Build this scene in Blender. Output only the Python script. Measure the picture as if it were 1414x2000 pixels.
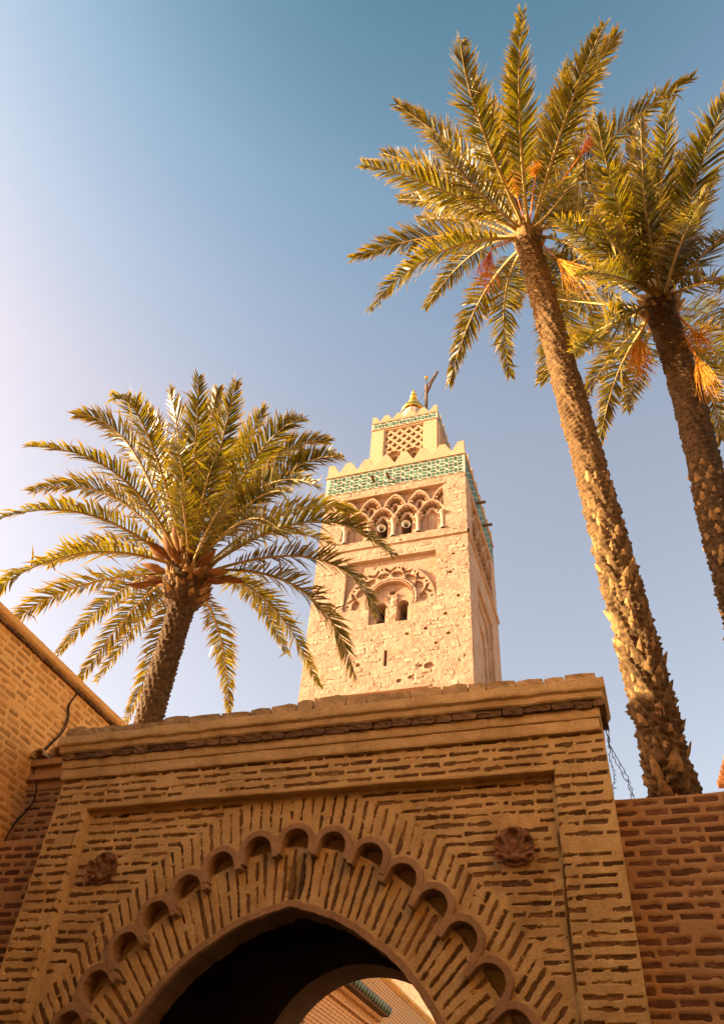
import bpy, bmesh, math, random
import numpy as np
from mathutils import Vector, Matrix

for o in list(bpy.data.objects):
    bpy.data.objects.remove(o, do_unlink=True)
SC = bpy.context.scene
C = SC.collection

# ------------------------------------------------------------------ camera
CAMZ = 1.6
RW2C = np.array([[0.95017288, 0.30548577, 0.06204789],
                 [-0.16940133, 0.67311554, -0.71987406],
                 [-0.26167668, 0.67349381, 0.69132583]])
cam = bpy.data.cameras.new('camera')
camo = bpy.data.objects.new('camera', cam)
C.objects.link(camo)
_m = np.eye(4)
_m[:3, 0] = RW2C[0]
_m[:3, 1] = -RW2C[1]
_m[:3, 2] = -RW2C[2]
_m[:3, 3] = (0, 0, CAMZ)
camo.matrix_world = Matrix(_m.tolist())
cam.sensor_fit = 'VERTICAL'
cam.sensor_height = 36
cam.lens = 36 * 0.7654
cam.clip_start = 0.05
cam.clip_end = 3000
SC.camera = camo

# ------------------------------------------------------------------ sky, sun, exposure
SUN_AZ, SUN_EL = 74, 18            # degrees left of the -Y axis, above the horizon
sun_dir = Vector((-math.sin(math.radians(SUN_AZ)) * math.cos(math.radians(SUN_EL)),
                  -math.cos(math.radians(SUN_AZ)) * math.cos(math.radians(SUN_EL)),
                  math.sin(math.radians(SUN_EL))))
W = bpy.data.worlds.new('World')
SC.world = W
W.use_nodes = True
wn = W.node_tree
bg = wn.nodes['Background']
sky = wn.nodes.new('ShaderNodeTexSky')
sky.sky_type = 'NISHITA'
sky.sun_disc = False
sky.sun_elevation = math.radians(SUN_EL)
# sky rotation: 0 = +Y, clockwise seen from above
sky.sun_rotation = math.atan2(sun_dir.x, sun_dir.y)
sky.air_density = 1.0
sky.dust_density = 2.5
sky.ozone_density = 1.6
# the sky pales towards the horizon and deepens to teal overhead, alike all round
wtc = wn.nodes.new('ShaderNodeTexCoord')
wsp = wn.nodes.new('ShaderNodeSeparateXYZ')
wn.links.new(wtc.outputs['Generated'], wsp.inputs[0])
ramp = wn.nodes.new('ShaderNodeValToRGB')
_k = 1.72
_stops = [(0.0, (1.62, 1.16, 0.89)), (0.50, (1.72, 1.22, 0.91)), (0.74, (1.72, 1.22, 0.92)), (0.84, (1.40, 1.19, 0.96)), (0.91, (1.06, 1.09, 0.91)), (0.97, (0.62, 0.83, 0.69)), (1.0, (0.42, 0.65, 0.54))]
ramp.color_ramp.elements[0].position = 0.0
ramp.color_ramp.elements[0].color = (*[c / _k for c in _stops[0][1]], 1)
ramp.color_ramp.elements[1].position = 1.0
ramp.color_ramp.elements[1].color = (*[c / _k for c in _stops[-1][1]], 1)
for _p, _c in _stops[1:-1]:
    _e = ramp.color_ramp.elements.new(_p)
    _e.color = (*[c / _k for c in _c], 1)
wn.links.new(wsp.outputs[2], ramp.inputs[0])
tint = wn.nodes.new('ShaderNodeVectorMath')
tint.operation = 'MULTIPLY'
wn.links.new(sky.outputs[0], tint.inputs[0])
wn.links.new(ramp.outputs[0], tint.inputs[1])
wn.links.new(tint.outputs[0], bg.inputs[0])
bg.inputs[1].default_value = 0.15

sl = bpy.data.lights.new('sun', 'SUN')
sl.energy = 5.0
sl.angle = math.radians(0.55)
sl.color = (1.0, 0.77, 0.49)
so = bpy.data.objects.new('sun', sl)
C.objects.link(so)
so.rotation_euler = sun_dir.to_track_quat('Z', 'Y').to_euler()
SC.view_settings.view_transform = 'Standard'
SC.view_settings.look = 'None'
SC.view_settings.exposure = 2.0
SC.view_settings.gamma = 1

# ------------------------------------------------------------------ noise and small maths
def _hash(i, j, s):
    n = (i.astype(np.int64) * 374761393 + j.astype(np.int64) * 668265263 + s * 1442695041) & 0xffffffff
    n = ((n ^ (n >> 13)) * 1274126177) & 0xffffffff
    n = n ^ (n >> 16)
    return n / 4294967296.0

def vnoise(x, y, s=0):
    x = np.asarray(x, float); y = np.asarray(y, float)
    i = np.floor(x); j = np.floor(y)
    u = x - i; v = y - j
    u = u * u * (3 - 2 * u); v = v * v * (3 - 2 * v)
    a = _hash(i, j, s); b = _hash(i + 1, j, s); c = _hash(i, j + 1, s); d = _hash(i + 1, j + 1, s)
    return (a * (1 - u) + b * u) * (1 - v) + (c * (1 - u) + d * u) * v

def fbm(x, y, s=0, o=4):
    r = 0; a = 0.5
    for k in range(o):
        r = r + a * (vnoise(x, y, s + k * 17) - 0.5)
        x = x * 2.03; y = y * 2.03; a *= 0.5
    return r * 2          # about -1..1

def smooth(e0, e1, x):
    t = np.clip((x - e0) / (e1 - e0), 0, 1)
    return t * t * (3 - 2 * t)

def in_frame(P, margin=0.03):
    """how large a piece at P shows in the photograph (0 = outside the picture): only picks which pieces get their own object"""
    P = np.asarray(P, float) - (0, 0, CAMZ)
    c = RW2C @ P
    if c[2] <= 0.1: return 0
    x = c[0] / c[2] * 0.7654; y = c[1] / c[2] * 0.7654
    if abs(x) > 0.3535 + margin or abs(y) > 0.5 + margin: return 0
    return 1 / c[2]

# ------------------------------------------------------------------ materials
MATS = {}
def nmat(name):
    m = bpy.data.materials.new(name)
    m.use_nodes = True
    nt = m.node_tree
    return m, nt, nt.nodes['Principled BSDF']

def surf(name, c1, c2, rough=0.9, scale=3.0, c3=None, fine=40.0, bump=0.15, bdist=0.02, objvar=0.0, spec=0.2, stain=0.0, stain_col=(0.05, 0.03, 0.015), metallic=0.0, rstain=1.2):
    """two or three tone noisy matt surface with bump; objvar = brightness change from object to object and piece to piece"""
    m, nt, b = nmat(name)
    N = nt.nodes; L = nt.links
    tc = N.new('ShaderNodeTexCoord')
    n1 = N.new('ShaderNodeTexNoise'); n1.inputs['Scale'].default_value = scale; n1.inputs['Detail'].default_value = 6; n1.inputs['Roughness'].default_value = 0.65
    n2 = N.new('ShaderNodeTexNoise'); n2.inputs['Scale'].default_value = fine; n2.inputs['Detail'].default_value = 5; n2.inputs['Roughness'].default_value = 0.7
    geo = N.new('ShaderNodeNewGeometry')
    L.new(geo.outputs['Position'], n1.inputs['Vector']); L.new(geo.outputs['Position'], n2.inputs['Vector'])
    r = N.new('ShaderNodeValToRGB')
    r.color_ramp.elements[0].position = 0.32; r.color_ramp.elements[0].color = (*c1, 1)
    r.color_ramp.elements[1].position = 0.68; r.color_ramp.elements[1].color = (*c2, 1)
    if c3:
        e = r.color_ramp.elements.new(0.5); e.color = (*c3, 1)
    L.new(n1.outputs[0], r.inputs[0])
    col = r.outputs[0]
    mx = N.new('ShaderNodeMix'); mx.data_type = 'RGBA'; mx.blend_type = 'MULTIPLY'; mx.inputs[0].default_value = 1
    mr = N.new('ShaderNodeMapRange'); mr.inputs[1].default_value = 0.25; mr.inputs[2].default_value = 0.75; mr.inputs[3].default_value = 0.75; mr.inputs[4].default_value = 1.2
    L.new(n2.outputs[0], mr.inputs[0])
    L.new(col, mx.inputs[6]); L.new(mr.outputs[0], mx.inputs[7]); col = mx.outputs[2]
    if objvar:
        oi = N.new('ShaderNodeObjectInfo'); at = N.new('ShaderNodeAttribute'); at.attribute_name = 'rnd'
        ad = N.new('ShaderNodeMath'); ad.operation = 'ADD'; L.new(oi.outputs['Random'], ad.inputs[0]); L.new(at.outputs['Fac'], ad.inputs[1])
        fr = N.new('ShaderNodeMath'); fr.operation = 'FRACT'; L.new(ad.outputs[0], fr.inputs[0])
        mv = N.new('ShaderNodeMapRange'); mv.inputs[3].default_value = 1 - objvar; mv.inputs[4].default_value = 1 + objvar
        L.new(fr.outputs[0], mv.inputs[0])
        m2 = N.new('ShaderNodeMix'); m2.data_type = 'RGBA'; m2.blend_type = 'MULTIPLY'; m2.inputs[0].default_value = 1
        L.new(col, m2.inputs[6]); L.new(mv.outputs[0], m2.inputs[7]); col = m2.outputs[2]
    if stain:
        n3 = N.new('ShaderNodeTexNoise'); n3.inputs['Scale'].default_value = rstain; n3.inputs['Detail'].default_value = 8; n3.inputs['Roughness'].default_value = 0.7
        mp = N.new('ShaderNodeMapping'); mp.inputs['Scale'].default_value = (1, 1, 0.35); L.new(geo.outputs['Position'], mp.inputs[0]); L.new(mp.outputs[0], n3.inputs['Vector'])
        m3 = N.new('ShaderNodeMapRange'); m3.inputs[1].default_value = 0.55; m3.inputs[2].default_value = 0.75; m3.inputs[3].default_value = 0; m3.inputs[4].default_value = stain
        L.new(n3.outputs[0], m3.inputs[0])
        m4 = N.new('ShaderNodeMix'); m4.data_type = 'RGBA'; L.new(m3.outputs[0], m4.inputs[0]); L.new(col, m4.inputs[6]); m4.inputs[7].default_value = (*stain_col, 1); col = m4.outputs[2]
    L.new(col, b.inputs['Base Color'])
    b.inputs['Roughness'].default_value = rough
    b.inputs['Specular IOR Level'].default_value = spec
    b.inputs['Metallic'].default_value = metallic
    if bump:
        bp = N.new('ShaderNodeBump'); bp.inputs['Strength'].default_value = bump; bp.inputs['Distance'].default_value = bdist
        L.new(n2.outputs[0], bp.inputs['Height']); L.new(bp.outputs[0], b.inputs['Normal'])
    MATS[name] = m
    return m

surf('gate_mortar', (0.43, 0.275, 0.095), (0.65, 0.455, 0.178), c3=(0.55, 0.37, 0.137), scale=2.6, fine=60, bump=0.8, bdist=0.010, stain=0.8, stain_col=(0.25, 0.14, 0.047), rstain=1.8)
surf('gate_brick', (0.125, 0.066, 0.025), (0.28, 0.150, 0.055), scale=11, fine=75, bump=1.0, bdist=0.018, objvar=0.5, stain=0.5, stain_col=(0.06, 0.036, 0.017), rstain=11)
surf('smooth_plaster', (0.30, 0.175, 0.078), (0.45, 0.275, 0.125), scale=5, fine=60, bump=0.9, bdist=0.012, stain=0.6, stain_col=(0.16, 0.085, 0.035), rstain=5)
surf('cornice_plaster', (0.44, 0.29, 0.105), (0.65, 0.455, 0.185), scale=3, fine=50, bump=0.7, bdist=0.014, stain=0.8, stain_col=(0.22, 0.13, 0.047), rstain=2.5)
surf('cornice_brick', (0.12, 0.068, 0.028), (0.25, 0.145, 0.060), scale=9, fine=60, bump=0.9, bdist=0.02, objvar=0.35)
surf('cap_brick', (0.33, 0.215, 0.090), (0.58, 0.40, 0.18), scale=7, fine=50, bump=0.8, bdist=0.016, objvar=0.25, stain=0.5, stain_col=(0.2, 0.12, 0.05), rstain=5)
surf('wing_mortar', (0.37, 0.21, 0.08), (0.52, 0.31, 0.125), scale=2.4, fine=60, bump=0.5, bdist=0.012, stain=0.6, stain_col=(0.22, 0.115, 0.045))
surf('wing_brick', (0.11, 0.050, 0.022), (0.21, 0.095, 0.040), scale=8, fine=60, bump=0.6, bdist=0.012, objvar=0.35)
surf('street_mortar', (0.68, 0.37, 0.105), (0.82, 0.49, 0.16), scale=1.6, fine=50, bump=0.35, bdist=0.01, stain=0.4, stain_col=(0.52, 0.27, 0.075))
surf('street_brick', (0.42, 0.20, 0.045), (0.56, 0.30, 0.08), scale=6, fine=60, bump=0.5, bdist=0.01, objvar=0.22)
surf('terracotta', (0.17, 0.082, 0.035), (0.30, 0.150, 0.065), scale=12, fine=90, bump=0.7, bdist=0.008, stain=0.5, stain_col=(0.09, 0.05, 0.025), rstain=8)
surf('tower_stone', (0.335, 0.205, 0.120), (0.47, 0.318, 0.212), c3=(0.41, 0.267, 0.172), scale=0.7, fine=4.5, bump=0.5, bdist=0.06, stain=0.5, stain_col=(0.28, 0.15, 0.072), rstain=0.9)
surf('tower_block', (0.35, 0.222, 0.134), (0.52, 0.362, 0.25), scale=0.9, fine=6, bump=0.5, bdist=0.05, objvar=0.16)
surf('lantern_plaster', (0.42, 0.28, 0.16), (0.49, 0.335, 0.20), scale=0.8, fine=6, bump=0.3, bdist=0.04)
surf('tile_grout', (0.48, 0.40, 0.30), (0.55, 0.47, 0.36), scale=2, fine=12, bump=0.2, bdist=0.02)
surf('dome_plaster', (0.48, 0.36, 0.24), (0.55, 0.43, 0.31), scale=1, fine=8, bump=0.2, bdist=0.02)
surf('gold', (0.80, 0.46, 0.07), (0.90, 0.56, 0.10), rough=0.30, scale=3, fine=20, bump=0.08, metallic=0.85, spec=0.5)
surf('weathered_wood', (0.10, 0.06, 0.03), (0.2, 0.12, 0.06), scale=3, fine=30, bump=0.4)
surf('dark_iron', (0.03, 0.025, 0.02), (0.05, 0.04, 0.03), scale=5, fine=30, rough=0.6)
surf('horn_white', (0.72, 0.68, 0.58), (0.8, 0.75, 0.65), scale=3, fine=20, bump=0.05, rough=0.5)
surf('cable_black', (0.02, 0.016, 0.012), (0.035, 0.028, 0.02), scale=20, fine=80, rough=0.7)
surf('wire_grey', (0.06, 0.06, 0.06), (0.12, 0.11, 0.10), scale=20, fine=80, rough=0.5, metallic=0.6)
surf('ground_earth', (0.36, 0.235, 0.125), (0.46, 0.31, 0.17), scale=0.6, fine=12, bump=0.4)
surf('bounce_sheet_dark', (0.08, 0.058, 0.04), (0.13, 0.095, 0.065), scale=1.5, fine=20, bump=0.4)
surf('shade_dark_plaster', (0.13, 0.075, 0.036), (0.20, 0.118, 0.058), scale=3, fine=40, bump=0.4, bdist=0.01, stain=0.5)  # plaster for the arch undersides, their shade put into the colour
surf('dark_interior', (0.05, 0.032, 0.018), (0.09, 0.055, 0.028), scale=2, fine=20, bump=0.3, stain=0.6)  # near black, the unlit inside put into the colour
surf('sun_plaster', (0.60, 0.35, 0.15), (0.72, 0.44, 0.20), scale=1, fine=15, bump=0.3)
surf('roof_clay', (0.45, 0.18, 0.06), (0.62, 0.28, 0.10), scale=5, fine=30, bump=0.4, objvar=0.2)
surf('green_glaze', (0.025, 0.06, 0.03), (0.05, 0.11, 0.05), scale=8, fine=30, bump=0.2, rough=0.35, spec=0.5, objvar=0.3)
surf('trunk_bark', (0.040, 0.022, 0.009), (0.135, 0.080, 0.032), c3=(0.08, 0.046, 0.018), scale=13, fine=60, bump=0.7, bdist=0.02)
surf('sunlit_bark', (0.060, 0.033, 0.011), (0.21, 0.122, 0.042), c3=(0.125, 0.070, 0.024), scale=13, fine=60, bump=0.7, bdist=0.02)  # brighter copy of trunk_bark, sunlight put into the colour
surf('boot_bark', (0.14, 0.075, 0.025), (0.40, 0.235, 0.082), scale=11, fine=50, bump=0.8, bdist=0.02, objvar=0.45)
surf('bract_brown', (0.13, 0.055, 0.02), (0.25, 0.12, 0.04), scale=6, fine=40, bump=0.4, objvar=0.25)
surf('petiole', (0.24, 0.17, 0.04), (0.40, 0.28, 0.08), scale=4, fine=30, bump=0.2, rough=0.6, spec=0.3)
surf('date_stalk', (0.70, 0.34, 0.035), (0.86, 0.50, 0.08), scale=6, fine=40, bump=0.1, rough=0.6)
surf('red_stalk', (0.48, 0.13, 0.015), (0.62, 0.20, 0.03), scale=6, fine=40, bump=0.1, rough=0.5)

def tile_material():
    m, nt, b = nmat('green_tile')
    N = nt.nodes; L = nt.links
    oi = N.new('ShaderNodeObjectInfo')
    r = N.new('ShaderNodeValToRGB')
    cols = [(0.0, (0.022, 0.070, 0.032)), (0.35, (0.030, 0.105, 0.052)), (0.6, (0.045, 0.145, 0.080)), (0.85, (0.065, 0.19, 0.115)), (1.0, (0.15, 0.31, 0.21))]
    r.color_ramp.elements[0].position = 0; r.color_ramp.elements[0].color = (*cols[0][1], 1)
    r.color_ramp.elements[1].position = 1; r.color_ramp.elements[1].color = (*cols[-1][1], 1)
    for p, c in cols[1:-1]:
        e = r.color_ramp.elements.new(p); e.color = (*c, 1)
    L.new(oi.outputs['Random'], r.inputs[0])
    n = N.new('ShaderNodeTexNoise'); n.inputs['Scale'].default_value = 5
    g = N.new('ShaderNodeNewGeometry'); L.new(g.outputs['Position'], n.inputs['Vector'])
    mx = N.new('ShaderNodeMix'); mx.data_type = 'RGBA'; mx.blend_type = 'MULTIPLY'; mx.inputs[0].default_value = 1
    mr = N.new('ShaderNodeMapRange'); mr.inputs[1].default_value = 0.3; mr.inputs[2].default_value = 0.7; mr.inputs[3].default_value = 0.65; mr.inputs[4].default_value = 1.25
    L.new(n.outputs[0], mr.inputs[0]); L.new(r.outputs[0], mx.inputs[6]); L.new(mr.outputs[0], mx.inputs[7]); L.new(mx.outputs[2], b.inputs['Base Color'])
    b.inputs['Roughness'].default_value = 0.45
    MATS['green_tile'] = m
tile_material()

def leaf_material(name, ca, cb, tip):
    m, nt, b = nmat(name)
    N = nt.nodes; L = nt.links
    at = N.new('ShaderNodeAttribute'); at.attribute_name = 'rnd'
    tp = N.new('ShaderNodeAttribute'); tp.attribute_name = 'tip'
    r = N.new('ShaderNodeValToRGB')
    r.color_ramp.elements[0].color = (*ca, 1); r.color_ramp.elements[1].color = (*cb, 1)
    L.new(at.outputs['Fac'], r.inputs[0])
    mx = N.new('ShaderNodeMix'); mx.data_type = 'RGBA'
    pw = N.new('ShaderNodeMath'); pw.operation = 'POWER'; pw.inputs[1].default_value = 2.2; L.new(tp.outputs['Fac'], pw.inputs[0])
    ml = N.new('ShaderNodeMath'); ml.operation = 'MULTIPLY'; ml.inputs[1].default_value = 0.8; L.new(pw.outputs[0], ml.inputs[0])
    L.new(ml.outputs[0], mx.inputs[0]); L.new(r.outputs[0], mx.inputs[6]); mx.inputs[7].default_value = (*tip, 1)
    L.new(mx.outputs[2], b.inputs['Base Color'])
    b.inputs['Roughness'].default_value = 0.40
    b.inputs['Specular IOR Level'].default_value = 0.45
    tr = N.new('ShaderNodeBsdfTranslucent')
    hs = N.new('ShaderNodeHueSaturation'); hs.inputs['Value'].default_value = 1.5; hs.inputs['Saturation'].default_value = 1.1
    L.new(mx.outputs[2], hs.inputs['Color']); L.new(hs.outputs[0], tr.inputs['Color'])
    ms = N.new('ShaderNodeMixShader'); ms.inputs[0].default_value = 0.30
    L.new(b.outputs[0], ms.inputs[1]); L.new(tr.outputs[0], ms.inputs[2])
    L.new(ms.outputs[0], N['Material Output'].inputs['Surface'])
    MATS[name] = m
leaf_material('palm_leaf', (0.032, 0.034, 0.004), (0.200, 0.160, 0.020), (0.46, 0.29, 0.045))

def far_brick_material():
    m, nt, b = nmat('far_brick')
    N = nt.nodes; L = nt.links
    g = N.new('ShaderNodeNewGeometry')
    sp = N.new('ShaderNodeSeparateXYZ'); L.new(g.outputs['Position'], sp.inputs[0])
    ad = N.new('ShaderNodeMath'); ad.operation = 'ADD'; L.new(sp.outputs[0], ad.inputs[0]); L.new(sp.outputs[1], ad.inputs[1])
    cb = N.new('ShaderNodeCombineXYZ'); L.new(ad.outputs[0], cb.inputs[0]); L.new(sp.outputs[2], cb.inputs[1])
    n = N.new('ShaderNodeTexNoise'); n.inputs['Scale'].default_value = 6; L.new(g.outputs['Position'], n.inputs['Vector'])
    vm = N.new('ShaderNodeVectorMath'); vm.operation = 'SCALE'; vm.inputs[3].default_value = 0.02; L.new(n.outputs[1], vm.inputs[0])
    va = N.new('ShaderNodeVectorMath'); L.new(cb.outputs[0], va.inputs[0]); L.new(vm.outputs[0], va.inputs[1])
    bt = N.new('ShaderNodeTexBrick'); L.new(va.outputs[0], bt.inputs['Vector'])
    bt.inputs['Color1'].default_value = (0.40, 0.21, 0.07, 1); bt.inputs['Color2'].default_value = (0.32, 0.16, 0.05, 1)
    bt.inputs['Mortar'].default_value = (0.66, 0.41, 0.18, 1)
    bt.inputs['Scale'].default_value = 1.0; bt.inputs['Mortar Size'].default_value = 0.02; bt.inputs['Brick Width'].default_value = 0.24; bt.inputs['Row Height'].default_value = 0.076
    bt.inputs['Mortar Smooth'].default_value = 0.3
    L.new(bt.outputs[0], b.inputs['Base Color'])
    b.inputs['Roughness'].default_value = 0.95
    bp = N.new('ShaderNodeBump'); bp.inputs['Strength'].default_value = 0.6; bp.inputs['Distance'].default_value = 0.01; L.new(bt.outputs['Fac'], bp.inputs['Height']); L.new(bp.outputs[0], b.inputs['Normal'])
    MATS['far_brick'] = m
far_brick_material()

def sgraffito_material():
    m, nt, b = nmat('sgraffito')
    N = nt.nodes; L = nt.links
    g = N.new('ShaderNodeNewGeometry')
    v = N.new('ShaderNodeTexVoronoi'); v.feature = 'DISTANCE_TO_EDGE'; v.inputs['Scale'].default_value = 2.6; v.inputs['Randomness'].default_value = 0.0
    sp = N.new('ShaderNodeSeparateXYZ'); L.new(g.outputs['Position'], sp.inputs[0])
    # hexagonal grid: shear every other row
    ad = N.new('ShaderNodeMath'); ad.operation = 'ADD'; L.new(sp.outputs[0], ad.inputs[0]); L.new(sp.outputs[1], ad.inputs[1])
    sh = N.new('ShaderNodeMath'); sh.operation = 'MULTIPLY_ADD'; L.new(sp.outputs[2], sh.inputs[0]); sh.inputs[1].default_value = 0.5; L.new(ad.outputs[0], sh.inputs[2])
    cb = N.new('ShaderNodeCombineXYZ'); L.new(sh.outputs[0], cb.inputs[0]); L.new(sp.outputs[2], cb.inputs[1])
    L.new(cb.outputs[0], v.inputs['Vector'])
    r = N.new('ShaderNodeValToRGB'); r.color_ramp.elements[0].position = 0.035; r.color_ramp.elements[0].color = (0.58, 0.48, 0.34, 1)
    r.color_ramp.elements[1].position = 0.07; r.color_ramp.elements[1].color = (0.455, 0.29, 0.145, 1)
    L.new(v.outputs['Distance'], r.inputs[0]); L.new(r.outputs[0], b.inputs['Base Color'])
    b.inputs['Roughness'].default_value = 0.9
    MATS['sgraffito'] = m
sgraffito_material()

# ------------------------------------------------------------------ object helpers
def thing(name, label, cat, loc, group=None):
    o = bpy.data.objects.new(name, None)
    o.empty_display_size = 0.3
    C.objects.link(o)
    o.location = loc
    o['label'] = label; o['category'] = cat
    if group: o['group'] = group
    return o

def parent_inv(p):
    """inverse of the parent's world matrix, worked out by hand (no depsgraph update needed)"""
    m = world(p)
    return m.inverted()

def world(o):
    loc = Matrix.LocRotScale(o.location, o.rotation_euler, o.scale)
    if o.parent is None: return loc
    return world(o.parent) @ o.matrix_parent_inverse @ loc

def link(name, me, mat, parent=None, loc=None, rot=None, scale=None):
    o = bpy.data.objects.new(name, me)
    C.objects.link(o)
    if mat is not None and len(me.materials) == 0:
        me.materials.append(MATS[mat] if isinstance(mat, str) else mat)
    if parent is not None:
        o.parent = parent
        o.matrix_parent_inverse = parent_inv(parent)
    if loc is not None: o.location = loc
    if rot is not None: o.rotation_euler = rot
    if scale is not None: o.scale = scale
    return o

def pymesh(name, V, F, smooth_=False, fattr=None):
    me = bpy.data.meshes.new(name)
    V = [tuple(map(float, v)) for v in V]
    me.from_pydata(V, [], F)
    if smooth_:
        me.polygons.foreach_set('use_smooth', [True] * len(me.polygons))
    if fattr is not None:
        a = me.attributes.new('rnd', 'FLOAT', 'FACE'); a.data.foreach_set('value', fattr)
    me.update()
    return me

def grid_mesh(name, P, keep=None, smooth_=True, wrap=False):
    """P (rows, cols, 3) -> quads"""
    ny, nx = P.shape[:2]
    idx = np.arange(ny * nx).reshape(ny, nx)
    if wrap:
        idx2 = np.concatenate([idx, idx[:, :1]], 1)
    else:
        idx2 = idx
    q = np.stack([idx2[:-1, :-1], idx2[:-1, 1:], idx2[1:, 1:], idx2[1:, :-1]], -1)
    q = q[keep] if keep is not None else q.reshape(-1, 4)
    used = np.zeros(ny * nx, bool); used[q.ravel()] = True
    remap = np.cumsum(used) - 1
    V = P.reshape(-1, 3)[used]
    q = remap[q]
    me = bpy.data.meshes.new(name)
    me.vertices.add(len(V)); me.vertices.foreach_set('co', V.astype(np.float32).ravel())
    me.loops.add(q.size); me.loops.foreach_set('vertex_index', q.astype(np.int32).ravel())
    me.polygons.add(len(q))
    me.polygons.foreach_set('loop_start', np.arange(0, q.size, 4, dtype=np.int32))
    me.polygons.foreach_set('use_smooth', np.full(len(q), smooth_))
    me.update(calc_edges=True)
    me.validate()
    return me

BOXF = [(0, 3, 2, 1), (4, 5, 6, 7), (0, 1, 5, 4), (1, 2, 6, 5), (2, 3, 7, 6), (3, 0, 4, 7)]
def boxv(x0, x1, y0, y1, z0, z1):
    return [(x0, y0, z0), (x1, y0, z0), (x1, y1, z0), (x0, y1, z0), (x0, y0, z1), (x1, y0, z1), (x1, y1, z1), (x0, y1, z1)]
def boxes_mesh(name, lst):
    V = []; F = []
    for b in lst:
        k = len(V); V += boxv(*b); F += [tuple(i + k for i in f) for f in BOXF]
    return pymesh(name, V, F)

def tube_mesh(name, pts, rad, n=8, closed_ends=True):
    pts = [Vector(p) for p in pts]
    if not hasattr(rad, '__len__'): rad = [rad] * len(pts)
    V = []; F = []
    up = Vector((0.13, 0.31, 0.94))
    for i, p in enumerate(pts):
        t = (pts[min(i + 1, len(pts) - 1)] - pts[max(i - 1, 0)]).normalized()
        a = t.cross(up)
        if a.length < 1e-3: a = t.cross(Vector((1, 0, 0)))
        a.normalize(); b = t.cross(a).normalized()
        for k in range(n):
            an = 2 * math.pi * k / n
            V.append(p + (a * math.cos(an) + b * math.sin(an)) * rad[i])
    for i in range(len(pts) - 1):
        for k in range(n):
            k2 = (k + 1) % n
            F.append((i * n + k, i * n + k2, (i + 1) * n + k2, (i + 1) * n + k))
    if closed_ends:
        F.append(tuple(range(n - 1, -1, -1))); F.append(tuple((len(pts) - 1) * n + k for k in range(n)))
    return pymesh(name, V, F, True)

def lathe_mesh(name, prof, n=32, centre=(0, 0, 0), rib=0.0, nrib=16):
    V = []; F = []
    for r, z in prof:
        for k in range(n):
            a = 2 * math.pi * k / n
            rr = r * (1 + rib * abs(math.cos(a * nrib / 2)))
            V.append((centre[0] + rr * math.cos(a), centre[1] + rr * math.sin(a), centre[2] + z))
    for i in range(len(prof) - 1):
        for k in range(n):
            k2 = (k + 1) % n
            F.append((i * n + k, i * n + k2, (i + 1) * n + k2, (i + 1) * n + k))
    return pymesh(name, V, F, True)

def prism_mesh(name, poly, y0, y1, axis='y'):
    """polygon in (u, z) extruded along y (or along x with u = y)"""
    n = len(poly)
    if axis == 'y':
        V = [(u, y0, z) for u, z in poly] + [(u, y1, z) for u, z in poly]
    else:
        V = [(y0, u, z) for u, z in poly] + [(y1, u, z) for u, z in poly]
    F = [tuple(range(n)), tuple(range(2 * n - 1, n - 1, -1))]
    for i in range(n):
        j = (i + 1) % n
        F.append((i, i + n, j + n, j))
    me = pymesh(name, V, F)
    bm = bmesh.new(); bm.from_mesh(me); bmesh.ops.recalc_face_normals(bm, faces=bm.faces); bm.to_mesh(me); bm.free()
    return me

def rough_unit(name, seed, amp=0.06, cuts=(4, 1, 2)):
    """unit block (-.5..+.5) with a hand-made, uneven outline; y- side is the face"""
    rs = np.random.RandomState(seed)
    nx, ny, nz = cuts
    bm = bmesh.new()
    bmesh.ops.create_cube(bm, size=1.0)
    ex = [e for e in bm.edges if abs(e.verts[0].co.x - e.verts[1].co.x) > 0.5]
    bmesh.ops.subdivide_edges(bm, edges=ex, cuts=nx - 1, use_grid_fill=True)
    if nz > 1:
        ez = [e for e in bm.edges if abs(e.verts[0].co.z - e.verts[1].co.z) > 0.5]
        bmesh.ops.subdivide_edges(bm, edges=ez, cuts=nz - 1, use_grid_fill=True)
    for v in bm.verts:
        c = v.co
        if abs(c.x) > 0.49 and abs(c.z) > 0.49:
            c.x *= 0.95; c.z *= 0.86
        c.x += rs.uniform(-1, 1) * amp * 0.35
        c.z += rs.uniform(-1, 1) * amp * 1.6
        if c.y < 0: c.y += rs.uniform(-1, 1) * amp
    me = bpy.data.meshes.new(name)
    bm.to_mesh(me); bm.free()
    me.polygons.foreach_set('use_smooth', [False] * len(me.polygons))
    return me

# one shared set of block shapes per material
UNITS = {}
def unit_blocks(mat, n=6, amp=0.06, cuts=(4, 1, 2)):
    key = (mat, amp, cuts)
    if key not in UNITS:
        UNITS[key] = []
        for i in range(n):
            me = rough_unit(mat + '_block', 100 + i * 7, amp, cuts)
            me.materials.append(MATS[mat])
            UNITS[key].append(me)
    return UNITS[key]

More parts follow.
